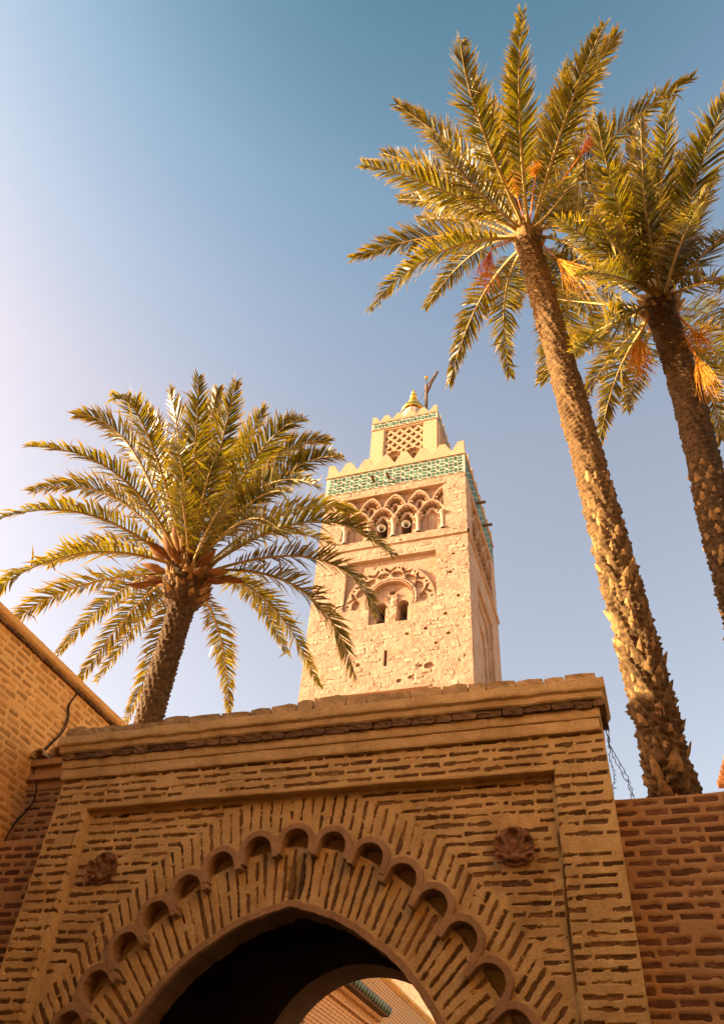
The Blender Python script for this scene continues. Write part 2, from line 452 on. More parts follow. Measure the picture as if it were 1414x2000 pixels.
def place_blocks(name, lst, mat, parent, limit=300, amp=0.06, cuts=(4, 1, 2), seed=0):
    """lst of (centre, size(x,y,z), rotation matrix 3x3). The ones that show largest become parts, the rest one joined part."""
    us = unit_blocks(mat, amp=amp, cuts=cuts)
    rs = random.Random(seed)
    score = [(-in_frame(p[0]) * (p[1][0] * p[1][2]) ** 0.5, i) for i, p in enumerate(lst)]
    score.sort()
    single = set(i for s, i in score[:limit] if s < 0)
    rest = []
    inv = parent_inv(parent)
    for i, (c, s, R) in enumerate(lst):
        me = us[rs.randrange(len(us))]
        if i in single:
            o = bpy.data.objects.new(name, me); C.objects.link(o)
            o.parent = parent; o.matrix_parent_inverse = inv
            o.location = c; o.rotation_euler = Matrix(R).to_euler(); o.scale = s
        else:
            rest.append((c, s, R, me))
    if rest:
        V = []; F = []; A = []
        cache = {}
        for c, s, R, me in rest:
            if me.name not in cache:
                cache[me.name] = (np.array([v.co for v in me.vertices]), [tuple(p.vertices) for p in me.polygons])
            v, f = cache[me.name]
            w = (v * np.array(s)) @ np.array(R).T + np.array(c)
            k = sum(len(x) for x in V)
            V.append(w); F += [tuple(q + k for q in p) for p in f]; a = rs.random(); A += [a] * len(f)
        me = pymesh(name + '_remainder', np.concatenate(V), F, False, A)
        o = link('small_' + name + 's', me, mat, parent)
        o['kind'] = 'stuff'
    return single

RFRONT = [[1, 0, 0], [0, 1, 0], [0, 0, 1]]           # face looks along -Y
RRIGHT = [[0, -1, 0], [1, 0, 0], [0, 0, 1]]          # face looks along +X, block length along Y

def rot_in_plane(ang):
    c, s = math.cos(ang), math.sin(ang)
    return [[c, 0, -s], [0, 1, 0], [s, 0, c]]

def carve(D, gx, gz, bricks, depth, soft, seed, wob=0.006):
    """sink a joint-edged pocket for every brick (u, v, half length, half height, angle) into the depth map D"""
    dx = gx[1] - gx[0]; dz = gz[1] - gz[0]
    for bi, (u, v, hl, hh, an) in enumerate(bricks):
        r = math.hypot(hl, hh) + 0.03
        i0 = max(0, int((u - r - gx[0]) / dx)); i1 = min(len(gx), int((u + r - gx[0]) / dx) + 2)
        j0 = max(0, int((v - r - gz[0]) / dz)); j1 = min(len(gz), int((v + r - gz[0]) / dz) + 2)
        if i0 >= i1 or j0 >= j1: continue
        X, Z = np.meshgrid(gx[i0:i1], gz[j0:j1])
        a = (X - u) * math.cos(an) + (Z - v) * math.sin(an)
        b = -(X - u) * math.sin(an) + (Z - v) * math.cos(an)
        w = wob * (fbm(X * 14 + bi * 3.1, Z * 14, seed, 3) * 2.2 + 1.1 * fbm(X * 5 + bi * 1.7, Z * 5, seed + 3, 2) + 1.0 * fbm(X * 38, Z * 38, seed + 5, 2))
        q = np.maximum(np.abs(a) - hl, np.abs(b) - hh) + w
        sm = smooth(0.62, 0.2, fbm(X * 4.5 + bi * 1.3, Z * 4.5, seed + 8, 2)) * 0.8 + 0.2
        D[j0:j1, i0:i1] -= depth * smooth(soft, -soft, q) * sm

def courses(u0, u1, z0, z1, pitch, rng, lmin=0.14, lmax=0.27, gap=(0.025, 0.05), hh=(0.011, 0.017), wob=0.004, skip=0.03, test=None):
    out = []
    z = z0 + pitch / 2; row = 0
    while z < z1 - pitch * 0.3:
        u = u0 - rng.uniform(0, 0.2)
        while u < u1:
            l = rng.uniform(lmin, lmax)
            a = max(u, u0 + 0.012); b = min(u + l, u1 - 0.012)
            if b - a > 0.05 and rng.random() > skip:
                zz = z + rng.uniform(-wob, wob)
                if test is None:
                    out.append(((a + b) / 2, zz, (b - a) / 2, rng.uniform(*hh), rng.uniform(-0.022, 0.022)))
                else:
                    # clip to the allowed stretch
                    s = [t for t in np.linspace(a, b, 12) if test(t, zz)]
                    if s and max(s) - min(s) > 0.06:
                        out.append(((s[0] + s[-1]) / 2, zz, (s[-1] - s[0]) / 2, rng.uniform(*hh), rng.uniform(-0.012, 0.012)))
            u += l + rng.uniform(*gap)
        z += pitch; row += 1
    return out

# ================================================================== ground
me = pymesh('ground', [(-900, -900, 0), (900, -900, 0), (900, 900, 0), (-900, 900, 0)], [(0, 1, 2, 3)])
g = link('ground', me, 'ground_earth'); g['kind'] = 'structure'
me = pymesh('added_bounce_sheet', [(-6.3, -14, 0.004), (2.6, -14, 0.004), (2.6, 9.5, 0.004), (-6.3, 9.5, 0.004)], [(0, 1, 2, 3)])  # unseen dark sheet, added to cut light bounced up at the gate
g = link('added_bounce_sheet', me, 'bounce_sheet_dark'); g['kind'] = 'structure'

# ================================================================== brick gateway
GY = 6.5
GX0, GX1 = -5.61, -0.12
CX = -2.915
PX0, PX1, PZ = -5.21, -0.585, 4.76
gate = thing('brick_gateway', 'tan brick gateway with scalloped pointed arch and ragged cornice in the foreground', 'gateway', (CX, GY, 0))

ARCH = [(0, 3.775), (0.12, 3.742), (0.3, 3.69), (0.5, 3.612), (0.75, 3.462), (0.93, 3.335), (1.08, 3.185), (1.2, 3.035), (1.3, 2.88), (1.395, 2.68), (1.455, 2.45), (1.485, 2.2), (1.49, 1.95)]
def catmull(pts, n=6):
    P = [np.array(p, float) for p in pts]
    P = [2 * P[0] - P[1]] + P + [2 * P[-1] - P[-2]]
    out = []
    for i in range(1, len(P) - 2):
        for k in range(n):
            t = k / n
            out.append(0.5 * (2 * P[i] + (P[i + 1] - P[i - 1]) * t + (2 * P[i - 1] - 5 * P[i] + 4 * P[i + 1] - P[i + 2]) * t * t + (3 * P[i] - P[i - 1] - 3 * P[i + 1] + P[i + 2]) * t ** 3))
    out.append(P[-2])
    return np.array(out)
archR = catmull(ARCH)                                 # right half, apex down to the springing
RC = 1.75                                             # height of the point the inner bricks fan out from
def polar(h, z, zc=RC):
    return np.arctan2(np.abs(h), z - zc), np.hypot(h, z - zc)
_at, _ar = polar(archR[:, 0], archR[:, 1])
def r_arch(th): return np.interp(th, _at, _ar)
LOBES = [(0, 4.285), (0.355, 4.235), (0.705, 4.115), (1.0, 3.93), (1.26, 3.71), (1.49, 3.46), (1.69, 3.165), (1.86, 2.86), (2.0, 2.53), (2.10, 2.18)]
_lt, _lr = polar(np.array([p[0] for p in LOBES]), np.array([p[1] for p in LOBES]))
def r_lobe(th): return np.interp(th, _lt, _lr)
OUTER = [(0, 4.80), (0.45, 4.72), (0.85, 4.56), (1.36, 4.215), (1.6, 3.93), (1.8, 3.75), (1.95, 3.54), (2.1, 3.3), (2.27, 3.0), (2.4, 2.6), (2.48, 2.1)]
_ot, _or = polar(np.array([p[0] for p in OUTER]), np.array([p[1] for p in OUTER]))
def r_outer(th): return np.interp(th, _ot, _or)
lobe_all = [(h, z) for h, z in LOBES] + [(-h, z) for h, z in LOBES[1:]]

def gate_zone(X, Z):
    """True where the plain coursed brickwork of the sunk panel is"""
    th, r = polar(X - CX, Z)
    return r > r_outer(th)

rng = random.Random(5)
fb = []                                               # plain courses
pitch = 0.0815
HH = (0.0075, 0.0145)
fb += courses(GX0, PX0, 2.2, PZ - 0.0, pitch, rng, 0.12, 0.30, gap=(0.006, 0.035), hh=HH, wob=0.007, skip=0.04)
fb += courses(PX1, GX1, 2.2, PZ - 0.0, pitch, rng, 0.12, 0.30, gap=(0.006, 0.035), hh=HH, wob=0.007, skip=0.04)
fb += courses(GX0, GX1, PZ + 0.012, 5.09, pitch, rng, 0.10, 0.30, gap=(0.01, 0.05), hh=HH, wob=0.007, skip=0.06)
fb += courses(PX0 + 0.02, PX1 - 0.02, 2.2, PZ - 0.03, pitch, rng, 0.16, 0.36, gap=(0.01, 0.035), hh=HH, wob=0.007, skip=0.03, test=gate_zone)
vb = []                                               # fanned bricks of the inner ring
th = -1.38
while th < 1.38:
    a0 = r_arch(abs(th)) + 0.066; a1 = r_lobe(abs(th)) - 0.035 + rng.uniform(-0.03, 0.03)
    parts = [(a0 + rng.uniform(0, 0.03), a1)] if rng.random() < 0.8 else [(a0 + rng.uniform(0, 0.03), a0 + (a1 - a0) * rng.uniform(0.4, 0.6) - 0.015), (a0 + (a1 - a0) * 0.6 + 0.012, a1)]
    for p0, p1 in parts:
        if p1 - p0 < 0.05: continue
        rr = (p0 + p1) / 2
        t2 = th + rng.uniform(-0.004, 0.004)
        vb.append((CX + rr * math.sin(t2), RC + rr * math.cos(t2), (p1 - p0) / 2, rng.uniform(0.0095, 0.0150), math.pi / 2 - t2 + rng.uniform(-0.02, 0.02)))
    th += 0.088 / max(1.9, (a0 + a1) / 2)
ob = []                                               # fanned bricks of the outer ring
OC = 0.6
th = -0.92
while th < 0.92:
    d = (math.sin(th), math.cos(th))
    ts = np.arange(1.2, 5.0, 0.012)
    hx = d[0] * ts; hz = OC + d[1] * ts
    t_, r_ = polar(hx, hz)
    inside = r_ < r_lobe(t_)
    for (lx, lz) in lobe_all:
        inside |= (hx - lx) ** 2 + (hz - lz) ** 2 < 0.205 ** 2
    ok = (~inside) & (r_ < r_outer(t_) - 0.01) & (hz < PZ - 0.05) & (hz > 2.2)
    if ok.any():
        a0 = ts[ok][0] + 0.012; a1 = ts[ok][-1]
        if a1 - a0 > 0.05:
            parts = [(a0, a1)] if (a1 - a0 < 0.3 and rng.random() < 0.7) else [(a0, a0 + (a1 - a0) * 0.5 - 0.012), (a0 + (a1 - a0) * 0.5 + 0.012, a1)]
            for p0, p1 in parts:
                rr = (p0 + p1) / 2
                ob.append((CX + rr * d[0], OC + rr * d[1], (p1 - p0) / 2, rng.uniform(0.0095, 0.0150), math.pi / 2 - th + rng.uniform(-0.03, 0.03)))
    th += 0.086 / 3.35

STEP = 0.0108
gx = np.arange(GX0, GX1 + 1e-6, STEP); gx[-1] = GX1
gz = np.arange(2.2, 5.12, STEP)
X, Z = np.meshgrid(gx, gz)
TH, RR = polar(X - CX, Z)
wob = 0.012 * fbm(X * 5, Z * 5, 3, 3)
inpanel = smooth(-0.006, 0.006, np.minimum(np.minimum(X - PX0, PX1 - X), PZ - Z) + wob)
BASE = -0.085 * inpanel
ins = RR < r_lobe(TH)
lun = np.zeros_like(ins)
for lx, lz in lobe_all:
    dd = np.hypot(X - CX - lx, Z - lz)
    ins |= dd < 0.158
    lun |= (dd < 0.15)
lun &= RR > r_lobe(TH) + 0.012 + 0.02 * fbm(X * 6, Z * 6, 9, 2)
BASE = np.where(ins, -0.145, BASE)
BASE = np.where(lun, -0.235 + 0.02 * fbm(X * 9, Z * 9, 12, 3), BASE)
D = BASE + 0.008 * fbm(X * 2.2, Z * 2.2, 1, 4) + 0.005 * fbm(X * 11, Z * 11, 2, 3) + 0.0022 * fbm(X * 45, Z * 45, 14, 2)
# open joint down the right side of the panel, hairline crack on the left
jx = PX1 + 0.012 * fbm(Z * 2.0, Z * 0 + 3, 15, 3) + 0.006 * fbm(Z * 14, Z * 0 + 7, 16, 2)
D -= 0.035 * smooth(0.014, 0.004, np.abs(X - jx)) * (Z < PZ)
jx = PX0 - 0.03 + 0.010 * fbm(Z * 2.0, Z * 0 + 9, 17, 3)
D += 0.014 * smooth(0.030, 0.012, np.abs(X - jx)) * (Z < PZ)
# broken patch above the arch point
dmg = smooth(0.12, 0.02, np.hypot((X - CX - 0.0) / 1.0, (Z - 3.98) / 1.9) + 0.06 * fbm(X * 16, Z * 16, 31, 3))
D -= 0.05 * dmg * ins
carve(D, gx, gz, fb + ob, 0.022, 0.0028, 4, 0.0062)
carve(D, gx, gz, vb, 0.022, 0.0028, 6, 0.0055)
keep = (RR > r_arch(TH) + 0.03)
keep = keep[:-1, :-1] & keep[1:, 1:] & keep[1:, :-1] & keep[:-1, 1:]
P = np.stack([X, GY - D, Z], -1)
# skirts at the side edges so that the face has thickness
sk = np.stack([X[:, :1], np.full_like(X[:, :1], GY + 0.22), Z[:, :1]], -1)
sk2 = np.stack([X[:, -1:], np.full_like(X[:, -1:], GY + 0.22), Z[:, -1:]], -1)
P = np.concatenate([sk, P, sk2], 1)
kk = np.concatenate([np.ones((len(gz) - 1, 1), bool), keep, np.ones((len(gz) - 1, 1), bool)], 1)
link('mortar_face', grid_mesh('gate_mortar_face', P, kk, False), 'gate_mortar', gate)

def depth_at(u, v):
    j = min(len(gz) - 1, max(0, int((v - gz[0]) / STEP))); i = min(len(gx) - 1, max(0, int((u - gx[0]) / STEP)))
    return BASE[j, i]
blocks = []
for (u, v, hl, hh, an) in fb + ob + vb:
    dep = depth_at(u, v) - 0.008 - rng.uniform(0, 0.008)
    blocks.append(((u, GY - dep + 0.03, v), (2 * hl + 0.016, 0.06, 2 * hh + 0.010), rot_in_plane(an)))
place_blocks('brick', blocks, 'gate_brick', gate, 300, amp=0.05, seed=1)

xs = np.linspace(PX0 - 0.02, PX1 + 0.02, 220)
rows = []
for p_, z_ in ((-0.12, PZ - 0.016), (0.006, PZ - 0.018), (0.012, PZ - 0.010), (0.012, PZ + 0.012), (0.004, PZ + 0.020), (-0.05, PZ + 0.022)):
    rows.append(np.stack([xs, GY - p_ + 0.006 * fbm(xs * 6, xs * 0 + z_ * 40, 24, 3), z_ + 0.010 * fbm(xs * 2.5, xs * 0 + 4, 25, 3) + 0.004 * fbm(xs * 16, xs * 0 + z_ * 50, 26, 2)], 1))
link('panel_lintel', grid_mesh('panel_lintel', np.array(rows), None, False), 'gate_mortar', gate)

# scalloped moulding: each lobe its own arched strip
for k, (lx, lz) in enumerate(lobe_all):
    side = 1 if lx >= 0 else -1
    i = [abs(lx) == p[0] and lz == p[1] for p in LOBES].index(True)
    a = np.array(LOBES[max(i - 1, 0)]); b = np.array(LOBES[min(i + 1, len(LOBES) - 1)])
    if i == 0: tang = np.array([1.0, 0.0])
    else: tang = (b - a) / np.linalg.norm(b - a)
    nrm = np.array([-tang[1], tang[0]])
    if nrm[1] < 0: nrm = -nrm
    nrm = nrm * np.array([side, 1.0]) if i else nrm
    nrm = nrm * 0.75 + np.array([0, 0.25]); nrm /= np.linalg.norm(nrm)
    base_ang = math.atan2(nrm[1], nrm[0])
    ri, ro = 0.130, 0.188
    pts_i = []; pts_o = []
    angs = np.linspace(-math.radians(92), math.radians(92), 25)
    leg = 0.085
    tn = np.array([-nrm[1], nrm[0]])
    for sgn, an in ((-1, angs[0]),):
        pass
    prof = []
    for an in angs:
        d = np.array([math.cos(base_ang + an), math.sin(base_ang + an)])
        w = 1 + 0.03 * math.sin(an * 7 + k)
        prof.append((d * ri * (1 + rng.uniform(-0.02, 0.02)), d * ro * (1 + rng.uniform(-0.015, 0.015))))
    s0 = prof[0]; s1 = prof[-1]
    prof = [(s0[0] - nrm * leg, s0[1] - nrm * leg)] + prof + [(s1[0] - nrm * leg, s1[1] - nrm * leg)]
    V = []; F = []
    yf = GY + 0.046 - (k % 3) * 0.003 + rng.uniform(-0.0012, 0.0012); yb = GY + 0.26
    for pi_, po_ in prof:
        for q in (pi_, po_):
            V.append((CX + lx + q[0], yf, lz + q[1])); V.append((CX + lx + q[0], yb, lz + q[1]))
    n = len(prof)
    for i in range(n - 1):
        a = i * 4; b = a + 4
        F += [(a, b, b + 2, a + 2), (a + 2, b + 2, b + 3, a + 3), (a + 1, b + 1, b, a)]
    F += [(0, 2, 3, 1), (4 * n - 4, 4 * n - 3, 4 * n - 1, 4 * n - 2)]
    me = pymesh('lobe_moulding', V, F)
    bm = bmesh.new(); bm.from_mesh(me); bmesh.ops.recalc_face_normals(bm, faces=bm.faces); bm.to_mesh(me); bm.free()
    o = link('lobe_moulding', me, 'smooth_plaster', gate)
    bv = o.modifiers.new('bevel', 'BEVEL'); bv.width = 0.006; bv.segments = 2; bv.limit_method = 'ANGLE'

# plaster band and soffit of the pointed arch
full = np.concatenate([archR[::-1] * [-1, 1], archR[1:]])
full = np.concatenate([[[-1.49, 0.0]], full, [[1.49, 0.0]]])
def offset_curve(c, d):
    t = np.gradient(c, axis=0); t /= np.linalg.norm(t, axis=1)[:, None]
    nn = np.stack([-t[:, 1], t[:, 0]], 1)
    return c + nn * d
oc = offset_curve(full, 0.055)
wv = np.array([0.006 * math.sin(i * 1.7) * math.sin(i * 0.63) for i in range(len(full))])
rows = []
yb = GY + 0.108
for cv, y in ((oc, GY + 0.20), (oc, yb), (full, yb), (full, yb + 0.05)):
    rows.append(np.stack([CX + cv[:, 0], np.full(len(cv), y) + wv * 0.4, cv[:, 1] + (wv if y < GY + .4 else wv * 2)], 1))
me = grid_mesh('arch_band', np.array(rows), None, False)
link('arch_band', me, 'smooth_plaster', gate)
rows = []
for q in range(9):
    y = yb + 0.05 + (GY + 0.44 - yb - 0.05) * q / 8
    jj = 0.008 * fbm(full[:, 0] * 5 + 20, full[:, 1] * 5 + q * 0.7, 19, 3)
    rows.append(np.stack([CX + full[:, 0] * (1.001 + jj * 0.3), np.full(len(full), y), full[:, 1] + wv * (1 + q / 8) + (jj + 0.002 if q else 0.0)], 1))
link('arch_soffit', grid_mesh('arch_soffit', np.array(rows), None, True), 'shade_dark_plaster', gate)

# masonry behind the face: jambs, chamber walls, roof
HB = 4.6
lst = [(GX0 + 0.004, CX - 1.575, GY - 0.0, GY + 0.44, 0, 2.203), (CX + 1.575, GX1 - 0.004, GY - 0.0, GY + 0.44, 0, 2.203),
       (GX0 + 0.003, GX0 + 0.40, GY + 0.21, GY + 0.44, 2.21, 5.1), (GX1 - 0.40, GX1 - 0.003, GY + 0.21, GY + 0.44, 2.21, 5.1),
       (GX0 + 0.41, GX1 - 0.41, GY + 0.22, GY + 0.438, 4.5, 5.1),
       (GX0 + 0.30, GX0 + 0.60, GY + 0.443, 8.9, 0, 4.7), (GX1 - 0.85, GX1 - 0.55, GY + 0.443, 8.9, 0, 4.7),
       (GX0 + 0.605, GX1 - 0.855, GY + 0.444, 8.88, HB, 4.9)]
link('side_masonry', boxes_mesh('gate_masonry', lst), 'wing_mortar', gate)
# inner face of the front wall, round the opening
def wall_with_arch(name, x0, x1, z1, curve, y, z0=0.0):
    """vertical sheet in plane y with an arched opening (curve = list of x, z from left foot over the top to right foot)"""
    V = []; F = []
    for x, z in curve:
        V.append((x, y, z))
        V.append((x, y, z1))
    for i in range(len(curve) - 1):
        F.append((2 * i, 2 * i + 2, 2 * i + 3, 2 * i + 1))
    k = len(V)
    V += [(x0, y, z0), (curve[0][0], y, z0), (curve[0][0], y, z1), (x0, y, z1), (curve[-1][0], y, z0), (x1, y, z0), (x1, y, z1), (curve[-1][0], y, z1)]
    F += [(k, k + 1, k + 2, k + 3), (k + 4, k + 5, k + 6, k + 7)]
    return pymesh(name, V, F)
cv = [(CX + x, z) for x, z in full]
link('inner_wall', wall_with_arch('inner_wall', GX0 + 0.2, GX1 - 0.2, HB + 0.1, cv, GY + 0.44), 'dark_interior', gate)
# rear wall of the passage with a round arch
BX, BZ, BR = -2.83, 2.745, 1.04
back = [(BX - BR, 0.0)] + [(BX + BR * math.cos(a), BZ + BR * math.sin(a)) for a in np.linspace(math.pi, 0, 33)] + [(BX + BR, 0.0)]
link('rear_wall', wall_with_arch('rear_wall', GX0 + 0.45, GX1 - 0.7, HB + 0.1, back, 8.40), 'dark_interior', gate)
link('rear_wall_outer_face', wall_with_arch('rear_wall_outer_face', GX0 + 0.45, GX1 - 0.7, HB + 0.1, back, 8.905), 'wing_mortar', gate)
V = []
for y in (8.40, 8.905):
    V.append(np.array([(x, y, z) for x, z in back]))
link('rear_arch_soffit', grid_mesh('rear_arch_soffit', np.array(V), None, True), 'shade_dark_plaster', gate)

# cornice: bands swept round the front and both sides
def cornice(name, prof, mat, amp, seed, parent=gate, x0=GX0, x1=GX1 - 0.05, y=GY, yb=6.97):
    rows = []
    for pi_, (p, z) in enumerate(prof):
        path = [(x0 - p, yb), (x0 - p, y - p), (x1 + p, y - p), (x1 + p, yb)]
        pts = []
        for a, b in zip(path[:-1], path[1:]):
            n = 40 if a[0] == b[0] else 190
            t = np.linspace(0, 1, n)
            seg = np.stack([a[0] + (b[0] - a[0]) * t, a[1] + (b[1] - a[1]) * t], 1)
            pts.append(seg)
        pts = np.concatenate(pts)
        s = pts[:, 0] * 3 + pts[:, 1] * 3
        dz = amp * fbm(s * 1.3, np.full_like(s, z * 9), seed, 4) + amp * 0.5 * fbm(s * 6, np.full_like(s, z * 20), seed + 5, 2)
        dy = amp * fbm(s * 1.6, np.full_like(s, z * 7 + 50), seed + 9, 4)
        rows.append(np.stack([pts[:, 0], pts[:, 1] + dy, np.full(len(pts), z) + dz], 1))
    return link(name, grid_mesh(name, np.array(rows), None, False), mat, parent)
cornice('lower_band', [(-0.05, 5.065), (0.028, 5.07), (0.034, 5.09), (0.032, 5.175), (0.024, 5.185), (-0.05, 5.19)], 'cornice_plaster', 0.010, 21)
cornice('middle_band', [(-0.05, 5.15), (0.045, 5.182), (0.05, 5.20), (0.052, 5.268), (-0.05, 5.276)], 'cornice_plaster', 0.008, 22)
cornice('upper_band', [(-0.05, 5.334), (0.085, 5.336), (0.10, 5.352), (0.105, 5.40), (0.130, 5.42), (0.135, 5.44), (0.132, 5.515), (0.10, 5.53), (-0.25, 5.535)], 'cornice_plaster', 0.014, 23)
# dark corbel bricks and the ragged cap course, each brick on its own
blocks = []
x = GX0 - 0.07
while x < GX1 + 0.07:
    l = rng.uniform(0.15, 0.25)
    e = min(x + l, GX1 + 0.06)
    blocks.append((((x + e) / 2, GY + 0.03 + rng.uniform(-0.008, 0.008), 5.302 + rng.uniform(-0.006, 0.006)), (e - x - 0.003, 0.22, 0.072 + rng.uniform(-0.008, 0.006)), rot_in_plane(rng.uniform(-0.012, 0.012))))
    x = e + 0.004
    if e >= GX1 + 0.055: break
y = GY + 0.17
while y < 6.75:
    for xx, R in ((GX1 - 0.055, RRIGHT), (GX0 + 0.02, [[0, 1, 0], [-1, 0, 0], [0, 0, 1]])):
        blocks.append(((xx, y + 0.1, 5.305), (0.2, 0.21, 0.085), R))
    y += 0.21
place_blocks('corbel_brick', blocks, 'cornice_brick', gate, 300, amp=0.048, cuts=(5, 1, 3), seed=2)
blocks = []
x = GX0 - 0.10
while x < GX1:
    l = rng.uniform(0.17, 0.36)
    e = min(x + l, GX1 + 0.03)
    wave = 0.020 * math.sin(x * 1.7) + 0.012 * math.sin(x * 4.1 + 1)
    h = 0.088 + wave + rng.uniform(-0.012, 0.014)
    blocks.append((((x + e) / 2, GY + 0.035 + rng.uniform(-0.010, 0.014), 5.522 + h / 2), (e - x - rng.uniform(0.0, 0.012), 0.29, h * 1.12), rot_in_plane(rng.uniform(-0.025, 0.025))))
    x = e + 0.002
    if e >= GX1 + 0.025: break
y = GY + 0.18
while y < 6.75:
    for xx, R in ((GX1 - 0.105, RRIGHT), (GX0 + 0.075, [[0, 1, 0], [-1, 0, 0], [0, 0, 1]])):
        blocks.append(((xx, y + 0.12, 5.575), (0.24, 0.27, 0.10 + rng.uniform(-.01, .02)), R))
    y += 0.25
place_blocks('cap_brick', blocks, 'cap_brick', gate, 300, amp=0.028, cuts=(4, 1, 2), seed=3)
cornice('cap_mortar', [(0.05, 5.50), (0.075, 5.53), (0.07, 5.56), (0.05, 5.572), (-0.2, 5.58)], 'cornice_plaster', 0.022, 27)
link('flat_roof', boxes_mesh('gate_flat_roof', [(GX0 + 0.1, GX1 - 0.1, GY + 0.1, 6.95, 5.11, 5.5)]), 'cornice_plaster', gate)

# carved terracotta palmettes
def rosette(x, z, r, seed, worn):
    n = 72
    t = np.linspace(-1.25, 1.25, n)
    U, Vv = np.meshgrid(t, t)
    ang = np.arctan2(U, Vv + 0.45); rad = np.hypot(U, Vv + 0.45)
    H = np.full_like(U, -0.2)
    disc = np.hypot(U, Vv) < 0.96 + 0.05 * fbm(U * 3, Vv * 3, seed, 3)
    H = np.where(disc, 0.0, H)
    a_ = np.arctan2(U, Vv + 0.55); r_ = np.hypot(U, Vv + 0.55)
    lobe = np.abs(np.cos(a_ * 3.6))                      # seven petals opening upwards
    reach = (1.38 - 0.34 * (a_ / 1.6) ** 2) * (0.84 + 0.16 * lobe)
    petal = (np.abs(a_) < 2.0) & (r_ < reach)
    h_ = 0.08 + 0.34 * np.clip(r_ / 1.2, 0, 1) * (0.35 + 0.65 * lobe) - 0.24 * smooth(0.55, 0.95, lobe) * smooth(0.45, 0.7, r_ / reach) * smooth(0.98, 0.8, r_ / reach)
    H = np.where(petal, h_, H)
    stem_ = np.hypot(U / 0.30, (Vv + 0.62) / 0.22)
    H = np.where(stem_ < 1, np.maximum(H, 0.26 * np.sqrt(np.clip(1 - stem_ ** 2, 0, 1)) + 0.1), H)
    H += worn * 0.10 * fbm(U * 4, Vv * 4, seed + 3, 4) + 0.02 * fbm(U * 12, Vv * 12, seed + 5, 2)
    keepv = H > -0.15
    kq = keepv[:-1, :-1] & keepv[1:, 1:] & keepv[1:, :-1] & keepv[:-1, 1:]
    yb_ = GY + 0.075
    P = np.stack([x + U * r, yb_ - 0.010 - H * r * 0.95, z + Vv * r], -1)
    o = link('rosette', grid_mesh('rosette', P, kq), 'terracotta', gate)
    # rim that closes the disc against the wall
    rim = [(x + math.cos(a) * r * 0.99, z + math.sin(a) * r * 0.99) for a in np.linspace(0, 2 * math.pi, 40)[:-1]]
    m2 = prism_mesh('rosette_back', rim, yb_ - 0.012, GY + 0.13)
    link('backing', m2, 'terracotta', o)
    return o
rosette(-0.962, 4.155, 0.162, 3, 0.5)
rosette(-4.88, 4.170, 0.150, 8, 1.6)

# ================================================================== other brick walls
def flat_wall(parent, axis, plane, u0, u1, z0, z1, rng, mortar, brick, seed, step=0.0135, hh=(0.016, 0.022), lmin=0.15, lmax=0.23, gap=(0.03, 0.055), skip=0.03, p=0.0805, depth=0.012, top_wave=0.0, limit=300, proud=0.006):
    """coursed brick face with real pockets; axis 'y' = looks along -Y at y=plane, axis 'x' = looks along +X at x=plane"""
    br = courses(u0, u1, z0, z1, p, rng, lmin, lmax, gap, hh, 0.004, skip)
    gx = np.arange(u0, u1 + 1e-6, step); gz = np.arange(z0, z1 + 1e-6, step)
    gx[-1] = u1; gz[-1] = z1
    X, Z = np.meshgrid(gx, gz)
    D = 0.007 * fbm(X * 1.8, Z * 1.8, seed, 4) + 0.003 * fbm(X * 13, Z * 13, seed + 2, 3)
    carve(D, gx, gz, br, depth, 0.004, seed + 4, 0.005)
    if top_wave:
        Z[-1] += top_wave * fbm(X[-1] * 2.5, X[-1] * 0, seed + 7, 4)
    if axis == 'y':
        P = np.stack([X, plane - D, Z], -1); back = np.stack([X[-1:], np.full_like(X[-1:], plane + 0.28), Z[-1:]], -1)
    else:
        P = np.stack([plane + D, X, Z], -1); back = np.stack([np.full_like(X[-1:], plane - 0.28), X[-1:], Z[-1:]], -1)
    P = np.concatenate([P, back], 0)
    link('mortar_face', grid_mesh('mortar_face', P), mortar, parent)
    bl = []
    for (u, v, hl, hhh, an) in br:
        dp = -depth + proud + rng.uniform(-0.003, 0.004)
        if axis == 'y':
            bl.append(((u, plane - dp + 0.03, v), (2 * hl + 0.008, 0.06, 2 * hhh + 0.006), rot_in_plane(an)))
        else:
            bl.append(((plane + dp - 0.03, u, v), (2 * hl + 0.008, 0.06, 2 * hhh + 0.006), RRIGHT))
    place_blocks('brick', bl, brick, parent, limit, amp=0.05, seed=seed)

rw = thing('brick_wall', 'reddish brick wall with level top joining the right side of the gateway', 'wall', (2.5, 6.75, 0))
flat_wall(rw, 'y', 6.75, -0.14, 1.15, 2.3, 4.565, random.Random(11), 'wing_mortar', 'wing_brick', 41, top_wave=0.012)
link('wall_core', boxes_mesh('wall_core', [(-0.14, 1.15, 6.765, 7.02, 0, 2.31), (1.15, 9.0, 6.752, 7.02, 0, 4.565), (-0.14, 1.16, 6.80, 7.02, 2.31, 4.55)]), 'wing_mortar', rw)

lw = thing('brick_wall', 'low dim brick wall at the lower left edge beside the gateway', 'wall', (-6.1, 6.8, 0))
flat_wall(lw, 'y', 6.80, -6.598, -5.60, 2.3, 4.60, random.Random(12), 'wing_mortar', 'wing_brick', 51, top_wave=0.006)
link('wall_core', boxes_mesh('wall_core', [(-6.598, -5.60, 6.815, 7.05, 0, 4.585)]), 'wing_mortar', lw)

